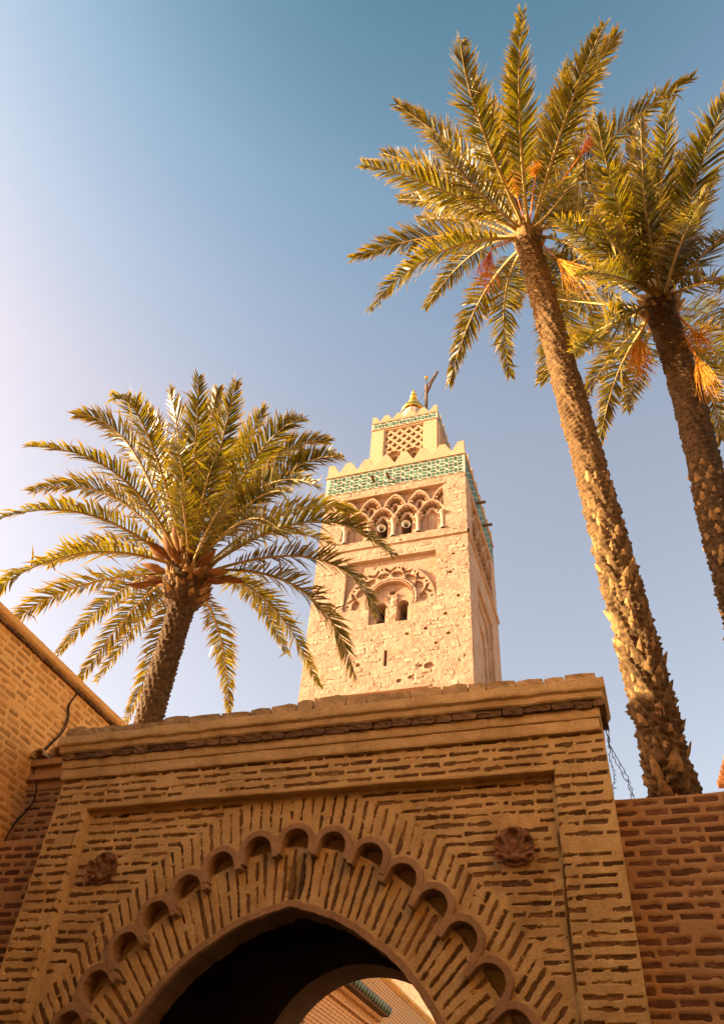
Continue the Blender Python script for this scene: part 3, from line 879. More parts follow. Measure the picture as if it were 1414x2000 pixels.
sw = thing('brick_wall', 'narrow rough brick wall with clay tile capping between gateway and orange wall', 'wall', (-6.1, 7.1, 0))
flat_wall(sw, 'y', 7.10, -6.598, -5.60, 4.4, 5.30, random.Random(13), 'wing_mortar', 'wing_brick', 61, hh=(0.014, 0.02))
link('stepped_courses', boxes_mesh('stepped_courses', [(-6.598, -5.6, 7.085, 7.35, 5.30, 5.40), (-6.598, -5.6, 7.03, 7.35, 5.405, 5.47), (-6.598, -5.6, 7.06, 7.35, 5.474, 5.56), (-6.598, -5.6, 7.0, 7.35, 5.564, 5.64), (-6.598, -5.60, 7.115, 7.3, 0, 5.299)]), 'wing_mortar', sw)
for k in range(4):
    xx = -6.49 + k * 0.25
    a = np.linspace(0, math.pi, 9)
    V = []; F = []
    for yy in (6.93, 7.35):
        for r in (0.10, 0.075):
            V += [(xx + r * math.cos(t), yy, 5.65 + r * math.sin(t)) for t in a]
    n = 9
    for i in range(n - 1):
        F += [(i, i + 1, 2 * n + i + 1, 2 * n + i), (n + i, 3 * n + i, 3 * n + i + 1, n + i + 1), (i, n + i, n + i + 1, i + 1)]
    link('roof_tile', pymesh('roof_tile', V, F, True), 'cap_brick', sw)

LX = -6.6
lwall = thing('brick_wall', 'tall orange brick wall with plaster coping at the left edge', 'wall', (LX, 12, 0))
flat_wall(lwall, 'x', LX, 4.9, 9.6, 4.3, 6.74, random.Random(14), 'street_mortar', 'street_brick', 71, hh=(0.016, 0.023), lmin=0.13, lmax=0.24, gap=(0.03, 0.06), limit=300)
link('far_stretch', boxes_mesh('far_stretch', [(LX - 0.3, LX - 0.002, 9.6, 30, 0, 6.74)]), 'far_brick', lwall)
link('wall_core', boxes_mesh('wall_core', [(LX - 0.3, LX - 0.03, -8, 9.598, 0, 6.73)]), 'street_mortar', lwall)
link('near_stretch', boxes_mesh('near_stretch', [(LX - 0.2, LX - 0.004, -8, 4.902, 0.0, 6.735), (LX - 0.2, LX - 0.006, 4.905, 9.595, 0.0, 4.305)]), 'far_brick', lwall)
# coping: a plaster roll over a course of edge bricks
rows = []
for px_, pz_ in ((0.0, 6.735), (0.02, 6.742), (0.022, 6.76), (0.06, 6.785), (0.075, 6.80), (0.08, 6.83), (0.075, 6.868), (0.05, 6.885), (-0.15, 6.90), (-0.38, 6.87), (-0.38, 6.74)):
    yy = np.linspace(-8, 30, 620)
    dz = 0.014 * fbm(yy * 2.5, np.full_like(yy, pz_ * 11), 81, 5)
    rows.append(np.stack([LX + px_ + 0.006 * fbm(yy * 3, np.full_like(yy, pz_ * 5), 83, 3), yy, np.full_like(yy, pz_) + dz], 1))
link('coping', grid_mesh('coping', np.array(rows), None, False), 'street_mortar', lwall)
bl = []
yy = 4.6
rr_ = random.Random(15)
while yy < 9.6:
    l = rr_.uniform(0.13, 0.21)
    bl.append(((LX - 0.005, yy + l / 2, 6.745), (l - 0.012, 0.09, 0.045), RRIGHT)); yy += l
place_blocks('edge_brick', bl, 'gate_brick', lwall, 300, amp=0.08, seed=16)

# tiled canopy on that wall, seen through the arch
eave = thing('tiled_canopy', 'small green tiled canopy on brick brackets seen through the arch', 'canopy', (LX, 19.3, 5.0))
link('bracket_masonry', boxes_mesh('bracket_masonry', [(LX + 0.004, LX + 0.10, 16.0, 20.5, 4.0, 5.52), (LX + 0.004, LX + 0.18, 16.0, 20.5, 5.523, 5.61), (LX + 0.004, LX + 0.13, 16.0, 20.5, 5.613, 5.70), (LX + 0.004, LX + 0.24, 16.0, 20.5, 5.703, 5.80)]), 'far_brick', eave)
for k in range(23):
    yy = 16.05 + k * 0.2
    link('canopy_tile', tube_mesh('canopy_tile', [(LX + 0.0, yy, 6.12), (LX + 0.45, yy, 5.90)], 0.085, 8), 'green_glaze', eave)
link('ridge', tube_mesh('ridge', [(LX + 0.06, 16.0, 6.15), (LX + 0.06, 20.5, 6.15)], 0.08, 8), 'green_glaze', eave)
link('soffit_board', boxes_mesh('soffit_board', [(LX + 0.004, LX + 0.40, 16.0, 20.5, 5.803, 5.86)]), 'weathered_wood', eave)

# ================================================================== minaret
TX0, TX1, TY0, TY1 = -21.55, -8.68, 46.0, 58.87
TXC = (TX0 + TX1) / 2
tower = thing('minaret', 'tall square sandstone minaret with green tile band, arcaded windows and gilded finial', 'tower', (TXC, 52.4, 0))

def scallop(U, V, a, b, n, r, a0=0, a1=math.pi):
    m = np.zeros(U.shape, bool)
    for t in np.linspace(a0, a1, n):
        m |= (U - a * math.cos(t)) ** 2 + (V - b * math.sin(t)) ** 2 < r * r
    return m

def arcade_depth(X, Z, D, side=False):
    """upper storey: four scalloped arches on columns, interlaced with three taller ones"""
    c0 = TXC
    pan = (X > c0 - 4.45) & (X < c0 + 4.47) & (Z > 45.37) & (Z < 50.5)
    D = np.where(pan, -0.50, D)
    ups = [c0 + 0.16 + k * 2.16 for k in (-1, 0, 1, 2, -2)]
    mains = [c0 - 3.1, c0 - 0.92, c0 + 1.24, c0 + 3.4]
    for i, c in enumerate(ups):
        U = X - c; V = Z - 48.0
        up = pan & (V > -0.7)
        Vp = np.maximum(V, 0)
        e = np.abs(U / 1.20) ** 1.7 + (Vp / 2.42) ** 1.7
        D = np.where(up & (e < 1), -0.08, D)
        D = np.where(up & (e < 0.80) & (e > 0.70), -0.16, D)
        D = np.where(up & (np.abs(U / 0.74) ** 1.7 + (Vp / 1.72) ** 1.7 < 1), -0.34, D)
        D = np.where(up & scallop(U, V, 0.74, 1.70, 8, 0.215, 0.12, math.pi - 0.12), -0.80, D)
        wn_ = pan & (np.abs(U) < 0.17) & (Z > 48.45) & (Z < 49.05)
        wn_ |= pan & (U ** 2 + (Z - 49.05) ** 2 < 0.17 ** 2)
        D = np.where(wn_, -1.9 if i == 1 else -0.85, D)
    for i, c in enumerate(mains):
        U = X - c; V = Z - 47.15
        D = np.where(pan & (np.abs(U) < 1.0) & (V <= 0), -0.38, D)
        up = pan & (V > 0)
        e = np.abs(U / 1.20) ** 1.75 + (np.maximum(V, 0) / 1.86) ** 1.75
        D = np.where(up & (e < 1), -0.04, D)
        D = np.where(up & (e < 0.78) & (e > 0.69), -0.12, D)
        D = np.where(up & (np.abs(U / 0.78) ** 1.75 + (np.maximum(V, 0) / 1.28) ** 1.75 < 1), -0.34, D)
        D = np.where(pan & (V > -0.15) & scallop(U, V, 0.80, 1.27, 8, 0.205, 0.10, math.pi - 0.10), -0.85, D)
        op = pan & (np.abs(U) < 0.42) & (Z < 46.95)
        op |= pan & (U ** 2 + (Z - 47.12) ** 2 < 0.50 ** 2) & (Z >= 46.85)
        op |= pan & (Z > 47.3) & (np.abs(U) < 0.40 - (Z - 47.45) * 0.75) & (Z < 47.95)
        D = np.where(op, (-2.6 if (i in (1, 2) or side) else -0.60), D)
    return D

def tower_depth(X, Z):
    D = np.zeros_like(X)
    D = arcade_depth(X, Z, D)
    frame = (X > TXC - 4.62) & (X < TXC + 4.62) & (Z > 50.5) & (Z < 50.66)
    D = np.where(frame, 0.07, D)
    D = np.where((Z > 44.42) & (Z < 44.8 + 0.12 * fbm(X * .8, Z * 0, 88, 3)), 0.13, D)
    # big blind arch
    c = TXC + 0.07
    pan = (X > c - 3.72) & (X < c + 3.72) & (Z > 38.15) & (Z < 43.1)
    D = np.where(pan, -0.40, D)
    U = X - c; V = Z - 38.3
    ring = pan & ((U / 3.70) ** 2 + (np.maximum(V, 0) / 4.02) ** 2 < 1)
    D = np.where(ring, -0.10, D)
    for t in np.linspace(0.10, math.pi - 0.10, 8):
        u0, v0 = 2.72 * math.cos(t), 2.86 * math.sin(t) + 0.12
        ct, st = math.cos(t), math.sin(t)
        a = (U - u0) * ct + (V - v0) * st; b = -(U - u0) * st + (V - v0) * ct
        vo = np.zeros(X.shape, bool)
        for w in np.linspace(-1.45, 1.45, 6):
            vo |= (a - 0.22 * math.cos(w)) ** 2 + (b - 0.38 * math.sin(w)) ** 2 < 0.125 ** 2
        vo |= (np.abs(b) < 0.30) & (a > -0.26) & (a < 0.12)
        D = np.where(ring & vo, -0.38, D)
    for t in np.linspace(0.10 + 0.21, math.pi - 0.10 - 0.21, 7):
        u0, v0 = 3.27 * math.cos(t), 3.50 * math.sin(t) + 0.05
        ct, st = math.cos(t), math.sin(t)
        a = (U - u0) * ct + (V - v0) * st; b = -(U - u0) * st + (V - v0) * ct
        vo = (np.abs(np.abs(b) * 0.75 - (a + 0.22)) < 0.13) & (np.abs(b) < 0.46) & (a < 0.24)
        vo |= (np.abs(a + 0.25) + np.abs(b) * 1.3 < 0.22)
        D = np.where(ring & vo, -0.36, D)
    for t in np.linspace(0.10, math.pi - 0.10, 8):
        D = np.where(ring & (np.hypot(U - 3.42 * math.cos(t), V - 3.70 * math.sin(t)) < 0.09), -0.36, D)
    c2 = TXC + 0.17
    U = X - c2; V = Z - 38.75
    hs = (np.hypot(U, V) < 2.14) & (Z > 38.05)
    D = np.where(hs, 0.03, D)
    D = np.where((np.hypot(U, V) < 1.97) & (np.hypot(U, V) > 1.90) & (Z > 38.05), -0.05, D)
    hi = (np.hypot(U, V) < 1.78) & (Z > 36.6)
    box = (X > -16.58) & (X < -13.32) & (Z > 36.58) & (Z < 38.6)
    D = np.where(hi & (Z > 38.0) | box, -0.34, D)
    D = np.where(hi & (Z > 39.3), -0.40, D)
    pier = (np.abs(X - (-14.87)) < 0.42 + 0.06 * fbm(X * 3, Z * 2, 7, 2)) & (Z > 36.58) & (Z < 39.45)
    D = np.where(pier, -0.20 + 0.10 * fbm(X * 3, Z * 3, 5, 3), D)
    D = np.where((np.abs(X + 14.87) < 0.22) & (Z > 39.3) & (Z < 39.85), -0.8, D)
    for wx in (-13.97, -15.75):
        op = (np.abs(X - wx) < 0.34) & (Z > 36.6) & (Z < 38.15)
        op |= (np.hypot(X - wx, Z - 38.32) < 0.43)
        D = np.where(op, -2.4, D)
    D = np.where((np.abs(X + 15.08) < 0.10) & (Z > 32.75) & (Z < 34.1), -1.0, D)
    pn = (X > -18.14) & (X < -11.85) & (Z < 30.67)
    D = np.where(pn, -0.30, D)
    D = np.where((X > -18.3) & (X < -11.7) & (Z > 30.67) & (Z < 30.85), 0.05, D)
    for hx_, hz_, ra in ((-11.85, 32.38, 0.26), (-12.5, 32.45, 0.12), (-13.2, 31.6, 0.12), (-10.4, 34.9, 0.1), (-10.2, 40.6, 0.12), (-9.9, 42.4, 0.12), (-11.3, 34.2, .1), (-17.2, 33.1, .12), (-13.5, 35.3, .1), (-12.1, 35.6, .12), (-10.6, 36.7, .1), (-9.6, 38.2, .1), (-14.0, 31.4, .14)):
        D = np.where(np.hypot((X - hx_) / 1.3, Z - hz_) + 0.08 * fbm(X * 4, Z * 4, 11, 2) < ra, -0.28, D)
    return D

def face_from(depth, u0, u1, z0, z1, step, seed):
    gx = np.linspace(u0, u1, int((u1 - u0) / step) + 1); gz = np.linspace(z0, z1, int((z1 - z0) / step) + 1)
    X, Z = np.meshgrid(gx, gz)
    D = depth(X, Z)
    shallow = D > -0.3
    D = D + (0.03 * fbm(X * 0.9, Z * 0.9, seed, 4) + 0.022 * fbm(X * 3.2, Z * 3.2, seed + 1, 3)) * np.where(shallow, 1, 0.5)
    pit = np.clip(fbm(X * 2.4, Z * 2.4, seed + 5, 3) - 0.46, 0, 1)
    D = D - 0.35 * pit * (D > -0.7)
    return X, Z, D
X, Z, D = face_from(tower_depth, TX0, TX1, 28.0, 51.46, 0.040, 201)
deep = D < -1.2
kp = ~(deep[:-1, :-1] & deep[1:, 1:] & deep[1:, :-1] & deep[:-1, 1:])
link('front_face', grid_mesh('tower_front_face', np.stack([X, TY0 - D, Z], -1), kp, False), 'tower_stone', tower)

def side_depth(Yv, Z):
    X = TXC + (Yv - 52.43) * 1.03
    D = arcade_depth(X, Z, np.zeros_like(X), True)
    D = np.where((Z > 44.42) & (Z < 44.82), 0.16, D)
    D = np.where((np.abs(X - TXC) < 4.62) & (Z > 50.5) & (Z < 50.68), 0.08, D)
    for w, top, d in ((3.05, 41.9, -0.25), (2.55, 41.2, -0.42), (1.7, 39.6, -0.62)):
        u = np.abs(Yv - 52.4)
        D = np.where((u < w) & (Z < top - np.clip((u - w * 0.55) / (w * 0.45), 0, 1) ** 2 * (0 if w > 3 else 1.6)) & (Z > 30), d, D)
    D = np.where((np.abs(Yv - 52.4) < 0.5) & (Z > 35) & (Z < 37.4), -1.8, D)
    return D
Yv, Z, D = face_from(side_depth, TY0, TY1, 28.0, 51.46, 0.06, 231)
deep = D < -1.2
kp = ~(deep[:-1, :-1] & deep[1:, 1:] & deep[1:, :-1] & deep[:-1, 1:])
link('side_face', grid_mesh('tower_side_face', np.stack([TX1 + D, Yv, Z], -1), kp, False), 'tower_stone', tower)
link('dark_backing', boxes_mesh('dark_backing', [(TX0 + 0.7, TX1 - 2.9, TY0 + 2.9, TY1 - 0.8, 28.1, 50.9), (TX0 + 0.65, TX1 - 0.9, TY0 + 0.9, TY0 + 2.88, 44.9, 45.2), (TX0 + 0.65, TX1 - 0.9, TY0 + 0.9, TY0 + 2.88, 36.0, 36.3)]), 'dark_interior', tower)  # dark blocks behind the openings, their colour stands in for unlit depth
link('core', boxes_mesh('tower_core', [(TX0 + 0.72, TX1 - 3.0, TY0 + 3.0, TY1 - 0.75, 0, 54.0), (TX0, TX0 + 0.6, TY0 + 0.3, TY1, 0, 51.46), (TX0 + 0.004, TX1 - 0.004, TY1 - 0.7, TY1 - 0.005, 0, 51.44), (TX0 + 0.003, TX1 - 0.003, TY0 + 0.003, TY1 - 0.71, 0, 28.002), (TX0 + 0.3, TX1 - 0.3, TY0 + 0.3, TY1 - 0.72, 51.0, 51.46)]), 'tower_stone', tower)

# dressed stones standing a little proud of the rubble
rng = random.Random(33)
bl = []
z = 28.4
probe = {}
while z < 51.2:
    h = rng.uniform(0.28, 0.56)
    x = TX0 + rng.uniform(0, 0.3)
    while x < TX1 - 0.3:
        l = rng.uniform(0.35, 0.95)
        if x + l > TX1 - 0.02: l = TX1 - 0.02 - x
        cx_, cz_ = x + l / 2, z + h / 2
        xs = np.array([[x + 0.02, cx_, x + l - 0.02]] * 3); zs = np.array([[z + 0.02] * 3, [cz_] * 3, [z + h - 0.02] * 3])
        d = tower_depth(xs, zs)
        if np.ptp(d) < 0.01 and -0.2 < d[1, 1] < 0.05 and rng.random() < 0.66 and cz_ < 51.2 and l > 0.3:
            bl.append(((cx_, TY0 - d[1, 1] + 0.07 - rng.uniform(-0.012, 0.030), cz_), (l * rng.uniform(0.82, 0.96), 0.14, h * rng.uniform(0.7, 0.9)), rot_in_plane(rng.uniform(-0.03, 0.03))))
        x += l
    z += h
place_blocks('stone', bl, 'tower_block', tower, 300, amp=0.11, cuts=(4, 1, 3), seed=34)

# columns of the upper arcade
for c in (TXC - 2.0, TXC + 0.16, TXC + 2.32, TXC - 4.16, TXC + 4.40):
    prof = [(0.30, 45.36), (0.30, 45.50), (0.21, 45.56), (0.20, 46.75), (0.22, 46.80), (0.27, 46.92), (0.34, 47.08), (0.36, 47.10), (0.36, 47.26)]
    col = link('column', lathe_mesh('column', prof, 14, (c, TY0 + 0.14, 0)), 'tower_block', tower)
    link('capital', boxes_mesh('capital', [(c - 0.42, c + 0.42, TY0 - 0.06, TY0 + 0.5, 47.0, 47.2)]), 'tower_block', col)

# grilles low in the open windows
for wx, y0, z0, w, h in ((TXC - 0.92, 46.75, 45.4, 0.42, 0.55), (TXC + 1.24, 46.75, 45.4, 0.42, 0.55), (-13.97, 46.7, 36.6, 0.33, 0.75), (-15.75, 46.7, 36.6, 0.33, 0.75)):
    lst = [(wx - w, wx + w, y0, y0 + 0.04, z0 + h - 0.05, z0 + h)]
    for q in np.linspace(-w + 0.03, w - 0.03, 6):
        lst.append((wx + q - 0.018, wx + q + 0.018, y0 + 0.005, y0 + 0.035, z0, z0 + h - 0.052))
    link('window_grille', boxes_mesh('window_grille', lst), 'dark_iron', tower)

# ---- tile bands
def hexpoly(w, h, cut, vertical):
    if vertical: return [(-w, -h + cut), (0, -h), (w, -h + cut), (w, h - cut), (0, h), (-w, h - cut)]
    return [(-w + cut, -h), (w - cut, -h), (w, 0), (w - cut, h), (-w + cut, h), (-w, 0)]
def tile_mesh(name, poly, t=0.025):
    n = len(poly)
    V = [(u, 0.02, v) for u, v in poly] + [(u, -t * 0.5, v) for u, v in poly] + [(u * 0.88, -t, v * 0.88) for u, v in poly]
    F = [tuple(range(2 * n, 3 * n))]
    for i in range(n):
        j = (i + 1) % n
        F += [(i, j, n + j, n + i), (n + i, n + j, 2 * n + j, 2 * n + i)]
    me = pymesh(name, V, F)
    bm = bmesh.new(); bm.from_mesh(me); bmesh.ops.recalc_face_normals(bm, faces=bm.faces); bm.to_mesh(me); bm.free()
    me.materials.append(MATS['green_tile'])
    return me
def tile_band(parent, u0, u1, z0, z1, rows, cols, plane, axis):
    pu = (u1 - u0) / cols; pz = (z1 - z0) / rows
    ms = tile_mesh('square_tile', [(-pu * 0.205, -pz * 0.19), (pu * 0.205, -pz * 0.19), (pu * 0.205, pz * 0.19), (-pu * 0.205, pz * 0.19)])
    mv = tile_mesh('upright_tile', hexpoly(pu * 0.165, pz * 0.36, pz * 0.13, True))
    mh = tile_mesh('long_tile', hexpoly(pu * 0.36, pz * 0.17, pu * 0.15, False))
    mhh = tile_mesh('edge_tile', [(-pu * 0.36, 0), (pu * 0.36, 0), (pu * 0.22, -pz * 0.15), (-pu * 0.22, -pz * 0.15)])
    inv = parent_inv(parent)
    def put(me, u, z, flip=False):
        o = bpy.data.objects.new('tile', me); C.objects.link(o)
        o.parent = parent; o.matrix_parent_inverse = inv
        if axis == 'y': o.location = (u, plane, z)
        else:
            o.location = (plane, u, z); o.rotation_euler = (0, 0, math.pi / 2)
        if flip: o.scale = (1, 1, -1)
    for r in range(rows):
        for c in range(cols):
            put(ms, u0 + (c + 0.5) * pu, z0 + (r + 0.5) * pz)
            if c > 0: put(mv, u0 + c * pu, z0 + (r + 0.5) * pz)
            if r > 0: put(mh, u0 + (c + 0.5) * pu, z0 + r * pz)
    for c in range(cols):
        put(mhh, u0 + (c + 0.5) * pu, z1 - 0.02); put(mhh, u0 + (c + 0.5) * pu, z0 + 0.02, True)
link('tile_bed', boxes_mesh('tile_bed', [(TX0 - 0.01, TX1 + 0.01, TY0 - 0.05, TY1, 51.46, 53.78)]), 'tile_grout', tower)
tile_band(tower, TX0 + 0.04, TX1 - 0.04, 51.50, 53.74, 3, 16, TY0 - 0.055, 'y')
tile_band(tower, TY0 + 0.04, TY1 - 0.04, 51.50, 53.74, 3, 16, TX1 + 0.015, 'x')
link('string_course', boxes_mesh('string_course', [(TX0 - 0.12, TX1 + 0.12, TY0 - 0.16, TY1 + 0.1, 53.78, 53.97), (TX0 - 0.02, TX1 + 0.02, TY0 - 0.07, TY0 + 0.42, 53.975, 54.45), (TX1 - 0.45, TX1 + 0.02, TY0 + 0.425, TY1, 53.975, 54.45), (TX0 - 0.02, TX0 + 0.45, TY0 + 0.425, TY1, 53.975, 54.45), (TX0 + 0.455, TX1 - 0.455, TY0 + 0.425, TY1 - 0.1, 53.972, 54.05)]), 'lantern_plaster', tower)

def merlon_poly(w, h, top, steps=5, half=0):
    """stepped merlon, flat top; half = -1/+1 for the corner ones"""
    L = []
    for i in range(steps + 1):
        t = i / steps
        x = w + (top - w) * t
        z = h * (i / (steps + 0.6))
        L.append((x, z)); L.append((x, h * ((i + 1) / (steps + 0.6)) if i < steps else h))
    right = L
    if half == 0: left = [(-x, z) for x, z in reversed(L)]
    else: left = [(-top, h), (-top, 0)]
    p = right + left
    if half < 0: p = [(-x, z) for x, z in reversed(p)]
    return p
def merlon_row(parent, us, plane, z, w, h, top, th, axis, mat, h0):
    for i, u in enumerate(us):
        half = 0
        if i == 0: half = 1
        if i == len(us) - 1: half = -1
        P = [(u + a, z + b) for a, b in merlon_poly(w, h, top, 5, half)]
        link('merlon', prism_mesh('merlon', P, plane, plane + th, axis), mat, parent)
us = [TX0 + 0.27] + [TXC + (k - 2.5) * 1.78 for k in range(6)] + [TX1 - 0.27]
merlon_row(tower, us, TY0 - 0.06, 54.447, 0.78, 1.12, 0.27, 0.42, 'y', 'lantern_plaster', 0)
us = [TY0 + 0.75] + [52.43 + (k - 2.5) * 1.78 for k in range(6)] + [TY1 - 0.27]
merlon_row(tower, us[1:], TX1 - 0.42, 54.447, 0.82, 1.18, 0.26, 0.42, 'x', 'lantern_plaster', 0)

# drain spouts
for x in (-16.94, -15.54):
    link('drain_spout', prism_mesh('drain_spout', [(x - 0.11, 52.3), (x + 0.11, 52.3), (x + 0.11, 52.4), (x + 0.06, 52.4), (x + 0.06, 52.35), (x - 0.06, 52.35), (x - 0.06, 52.4), (x - 0.11, 52.4)], TY0 - 0.85, TY0 - 0.02), 'weathered_wood', tower)
for y in (50.2, 53.25):
    link('drain_spout', boxes_mesh('drain_spout', [(TX1 + 0.0, TX1 + 0.95, y - 0.11, y + 0.11, 51.55, 51.72)]), 'weathered_wood', tower)

# ---- lantern on top
QX0, QX1, QY0 = -18.80, -11.86, 49.2
QY1 = QY0 + (QX1 - QX0); QXC = (QX0 + QX1) / 2; QYC = (QY0 + QY1) / 2
def lantern_depth(X, Z):
    D = np.zeros_like(X)
    pan = (X > QXC - 2.02) & (X < QXC + 2.02) & (Z > 56.5) & (Z < 63.28)
    D = np.where(pan, -0.10, D)
    lat = (X > QXC - 1.92) & (X < QXC + 1.92) & (Z > 58.0) & (Z < 63.18)
    vo = np.zeros(X.shape, bool)
    for r in range(-1, 9):
        for c in range(-3, 4):
            x0 = QXC + (c + 0.5 * (r % 2)) * 0.965; z0 = 59.75 + r * 0.56
            U = X - x0; V = Z - z0
            vo |= (np.hypot(np.abs(U) - 0.14, V + 0.05) < 0.135) | (np.hypot(U, V + 0.20) < 0.11) | ((np.abs(U) < 0.12 - 0.26 * np.clip(V - 0.0, 0, 1)) & (V > 0) & (V < 0.36)) | (np.hypot(U, V - .02) < .16)
    D = np.where(lat & vo, -0.50, D)
    for wx in (QXC - 0.96, QXC + 0.96):
        U = X - wx; V = Z - 58.95
        D = np.where(np.hypot(U, V) < 1.10, -0.02, D)
        D = np.where(np.hypot(U, V) < 0.66, -0.30, D)
        D = np.where(scallop(U, V, 0.68, 0.78, 8, 0.19, -0.35, math.pi + 0.35), -0.40, D)
        D = np.where((np.hypot(U, V) < 0.46) & (V > -0.5), -1.8, D)
        D = np.where((np.abs(U) < 0.36) & (V < 0) & (V > -2.0), -1.8, D)
    return D
gx_ = np.linspace(QX0, QX1, 205); gz_ = np.linspace(55.5, 63.6, 240)
X, Z = np.meshgrid(gx_, gz_)
D = lantern_depth(X, Z) + 0.012 * fbm(X * 2, Z * 2, 77, 3)
deep = D < -1.2
kp = ~(deep[:-1, :-1] & deep[1:, 1:] & deep[1:, :-1] & deep[:-1, 1:])
lo = link('lantern_front', grid_mesh('lantern_front', np.stack([X, QY0 - D, Z], -1), kp, False), 'lantern_plaster', tower)
link('lantern_dark_backing', boxes_mesh('lantern_dark_backing', [(QX0 + 0.52, QX1 - 0.52, QY0 + 2.0, QY0 + 2.19, 54, 63.2)]), 'dark_interior', tower)  # dark sheet that paints the lantern windows unlit
for x0, x1 in ((QX0 + 0.08, QXC - 2.14), (QXC + 2.14, QX1 - 0.08)):
    link('sgraffito_panel', boxes_mesh('sgraffito_panel', [(x0, x1, QY0 - 0.03, QY0 + 0.05, 56.2, 63.45)]), 'sgraffito', tower)
link('lantern_body', boxes_mesh('lantern_body', [(QX0 + 0.01, QX0 + 0.5, QY0 + 0.05, QY1, 54, 63.6), (QX1 - 0.5, QX1 - 0.01, QY0 + 0.05, QY1, 54, 63.6), (QX0 + 0.51, QX1 - 0.51, QY0 + 2.2, QY1, 54, 63.6), (QX0 + 0.012, QX1 - 0.012, QY0 + 0.06, QY0 + 2.1, 63.3, 63.59)]), 'lantern_plaster', tower)
lst = []
for k in range(5):
    y0 = QY0 + 1.35 + k * 0.95
    lst.append((QX1 - 0.02, QX1 + 0.10, y0, y0 + 0.22, 57, 63.2))
lst.append((QX1 - 0.02, QX1 + 0.1, QY0 + 1.0, QY1 - 0.9, 63.205, 63.4))
link('side_ribs', boxes_mesh('side_ribs', lst), 'lantern_plaster', tower)
link('side_sgraffito', boxes_mesh('side_sgraffito', [(QX1 - 0.06, QX1 + 0.03, QY0 + 0.08, QY0 + 0.95, 56.2, 63.45), (QX1 - 0.06, QX1 + 0.03, QY1 - 0.85, QY1 - 0.05, 56.2, 63.45)]), 'sgraffito', tower)
link('lantern_tile_bed', boxes_mesh('lantern_tile_bed', [(QX0 - 0.01, QX1 + 0.01, QY0 - 0.05, QY1, 63.6, 64.54)]), 'tile_grout', tower)
tile_band(tower, QX0 + 0.02, QX1 - 0.02, 63.64, 64.5, 1, 9, QY0 - 0.055, 'y')
tile_band(tower, QY0 + 0.02, QY1 - 0.02, 63.64, 64.5, 1, 9, QX1 + 0.015, 'x')
link('lantern_string', boxes_mesh('lantern_string', [(QX0 - 0.06, QX1 + 0.06, QY0 - 0.11, QY1, 64.54, 64.66), (QX0 - 0.05, QX1 + 0.05, QY0 - 0.10, QY1, 63.50, 63.598), (QX0, QX1, QY0 - 0.04, QY0 + 0.35, 64.663, 64.80)]), 'lantern_plaster', tower)
us = [QX0 + 0.2] + [QXC + (k - 1.5) * 1.30 for k in range(4)] + [QX1 - 0.2]
merlon_row(tower, us, QY0 - 0.05, 64.797, 0.62, 0.88, 0.2, 0.35, 'y', 'lantern_plaster', 0)
us = [QY0 + 0.5] + [QYC + (k - 1.5) * 1.30 for k in range(4)] + [QY1 - 0.2]
merlon_row(tower, us[1:], QX1 - 0.33, 64.66, 0.62, 1.0, 0.2, 0.35, 'x', 'lantern_plaster', 0)
DX, DY = QXC - 0.05, QYC - 0.2
dome = link('dome', lathe_mesh('dome', [(1.5, 64.6), (1.5, 67.3)] + [(1.5 * math.cos(a), 67.3 + 2.7 * math.sin(a)) for a in np.linspace(0.05, 1.45, 14)], 48, (DX, DY, 0), 0.05, 12), 'dome_plaster', tower)
link('dome_cap', lathe_mesh('dome_cap', [(1.28, 69.35), (1.32, 69.45)] + [(1.32 * math.cos(a), 69.45 + 1.38 * math.sin(a)) for a in np.linspace(0.05, 1.5, 12)], 32, (DX, DY, 0)), 'gold', tower)
def ball(r, z):
    return [(max(0.05, r * math.sin(a)), z - r * math.cos(a)) for a in np.linspace(0.15, math.pi - 0.15, 14)]
link('finial', lathe_mesh('finial', ball(0.58, 71.2) + [(0.13, 71.8)] + ball(0.40, 72.27) + [(0.1, 72.7)] + ball(0.21, 73.05) + [(0.06, 73.28), (0.02, 73.75)], 28, (DX, DY, 0)), 'gold', tower)

# flag gallows beside the finial
gal = thing('flag_gallows', 'wooden flag gallows with slanting arm beside the gilded finial', 'pole', (-13.88, 52.4, 65.0))
link('post', tube_mesh('post', [(-13.88, 52.4, 64.6), (-13.88, 52.4, 73.8)], 0.17, 8), 'weathered_wood', gal)
link('arm', tube_mesh('arm', [(-13.82, 52.4, 72.4), (-13.25, 52.4, 74.3), (-12.6, 52.4, 75.9)], 0.15, 8), 'weathered_wood', gal)
link('brace', tube_mesh('brace', [(-13.85, 52.3, 73.6), (-12.95, 52.3, 75.05)], 0.06, 6), 'weathered_wood', gal)
link('rod', tube_mesh('rod', [(-13.88, 52.4, 73.8), (-13.88, 52.4, 75.25)], 0.05, 6), 'dark_iron', gal)
link('disc', lathe_mesh('disc', [(0.02, 75.2), (0.22, 75.22), (0.22, 75.3), (0.02, 75.36)], 14, (-13.88, 52.4, 0)), 'gold', gal)
for k in range(10):
    link('rung', tube_mesh('rung', [(-14.15, 52.4, 66 + k * 0.75), (-13.9, 52.4, 66 + k * 0.75)], 0.025, 5), 'dark_iron', gal)
link('stay', tube_mesh('stay', [(-14.0, 52.3, 73.0), (-15.2, 51.8, 68.4)], 0.02, 4), 'dark_iron', gal)

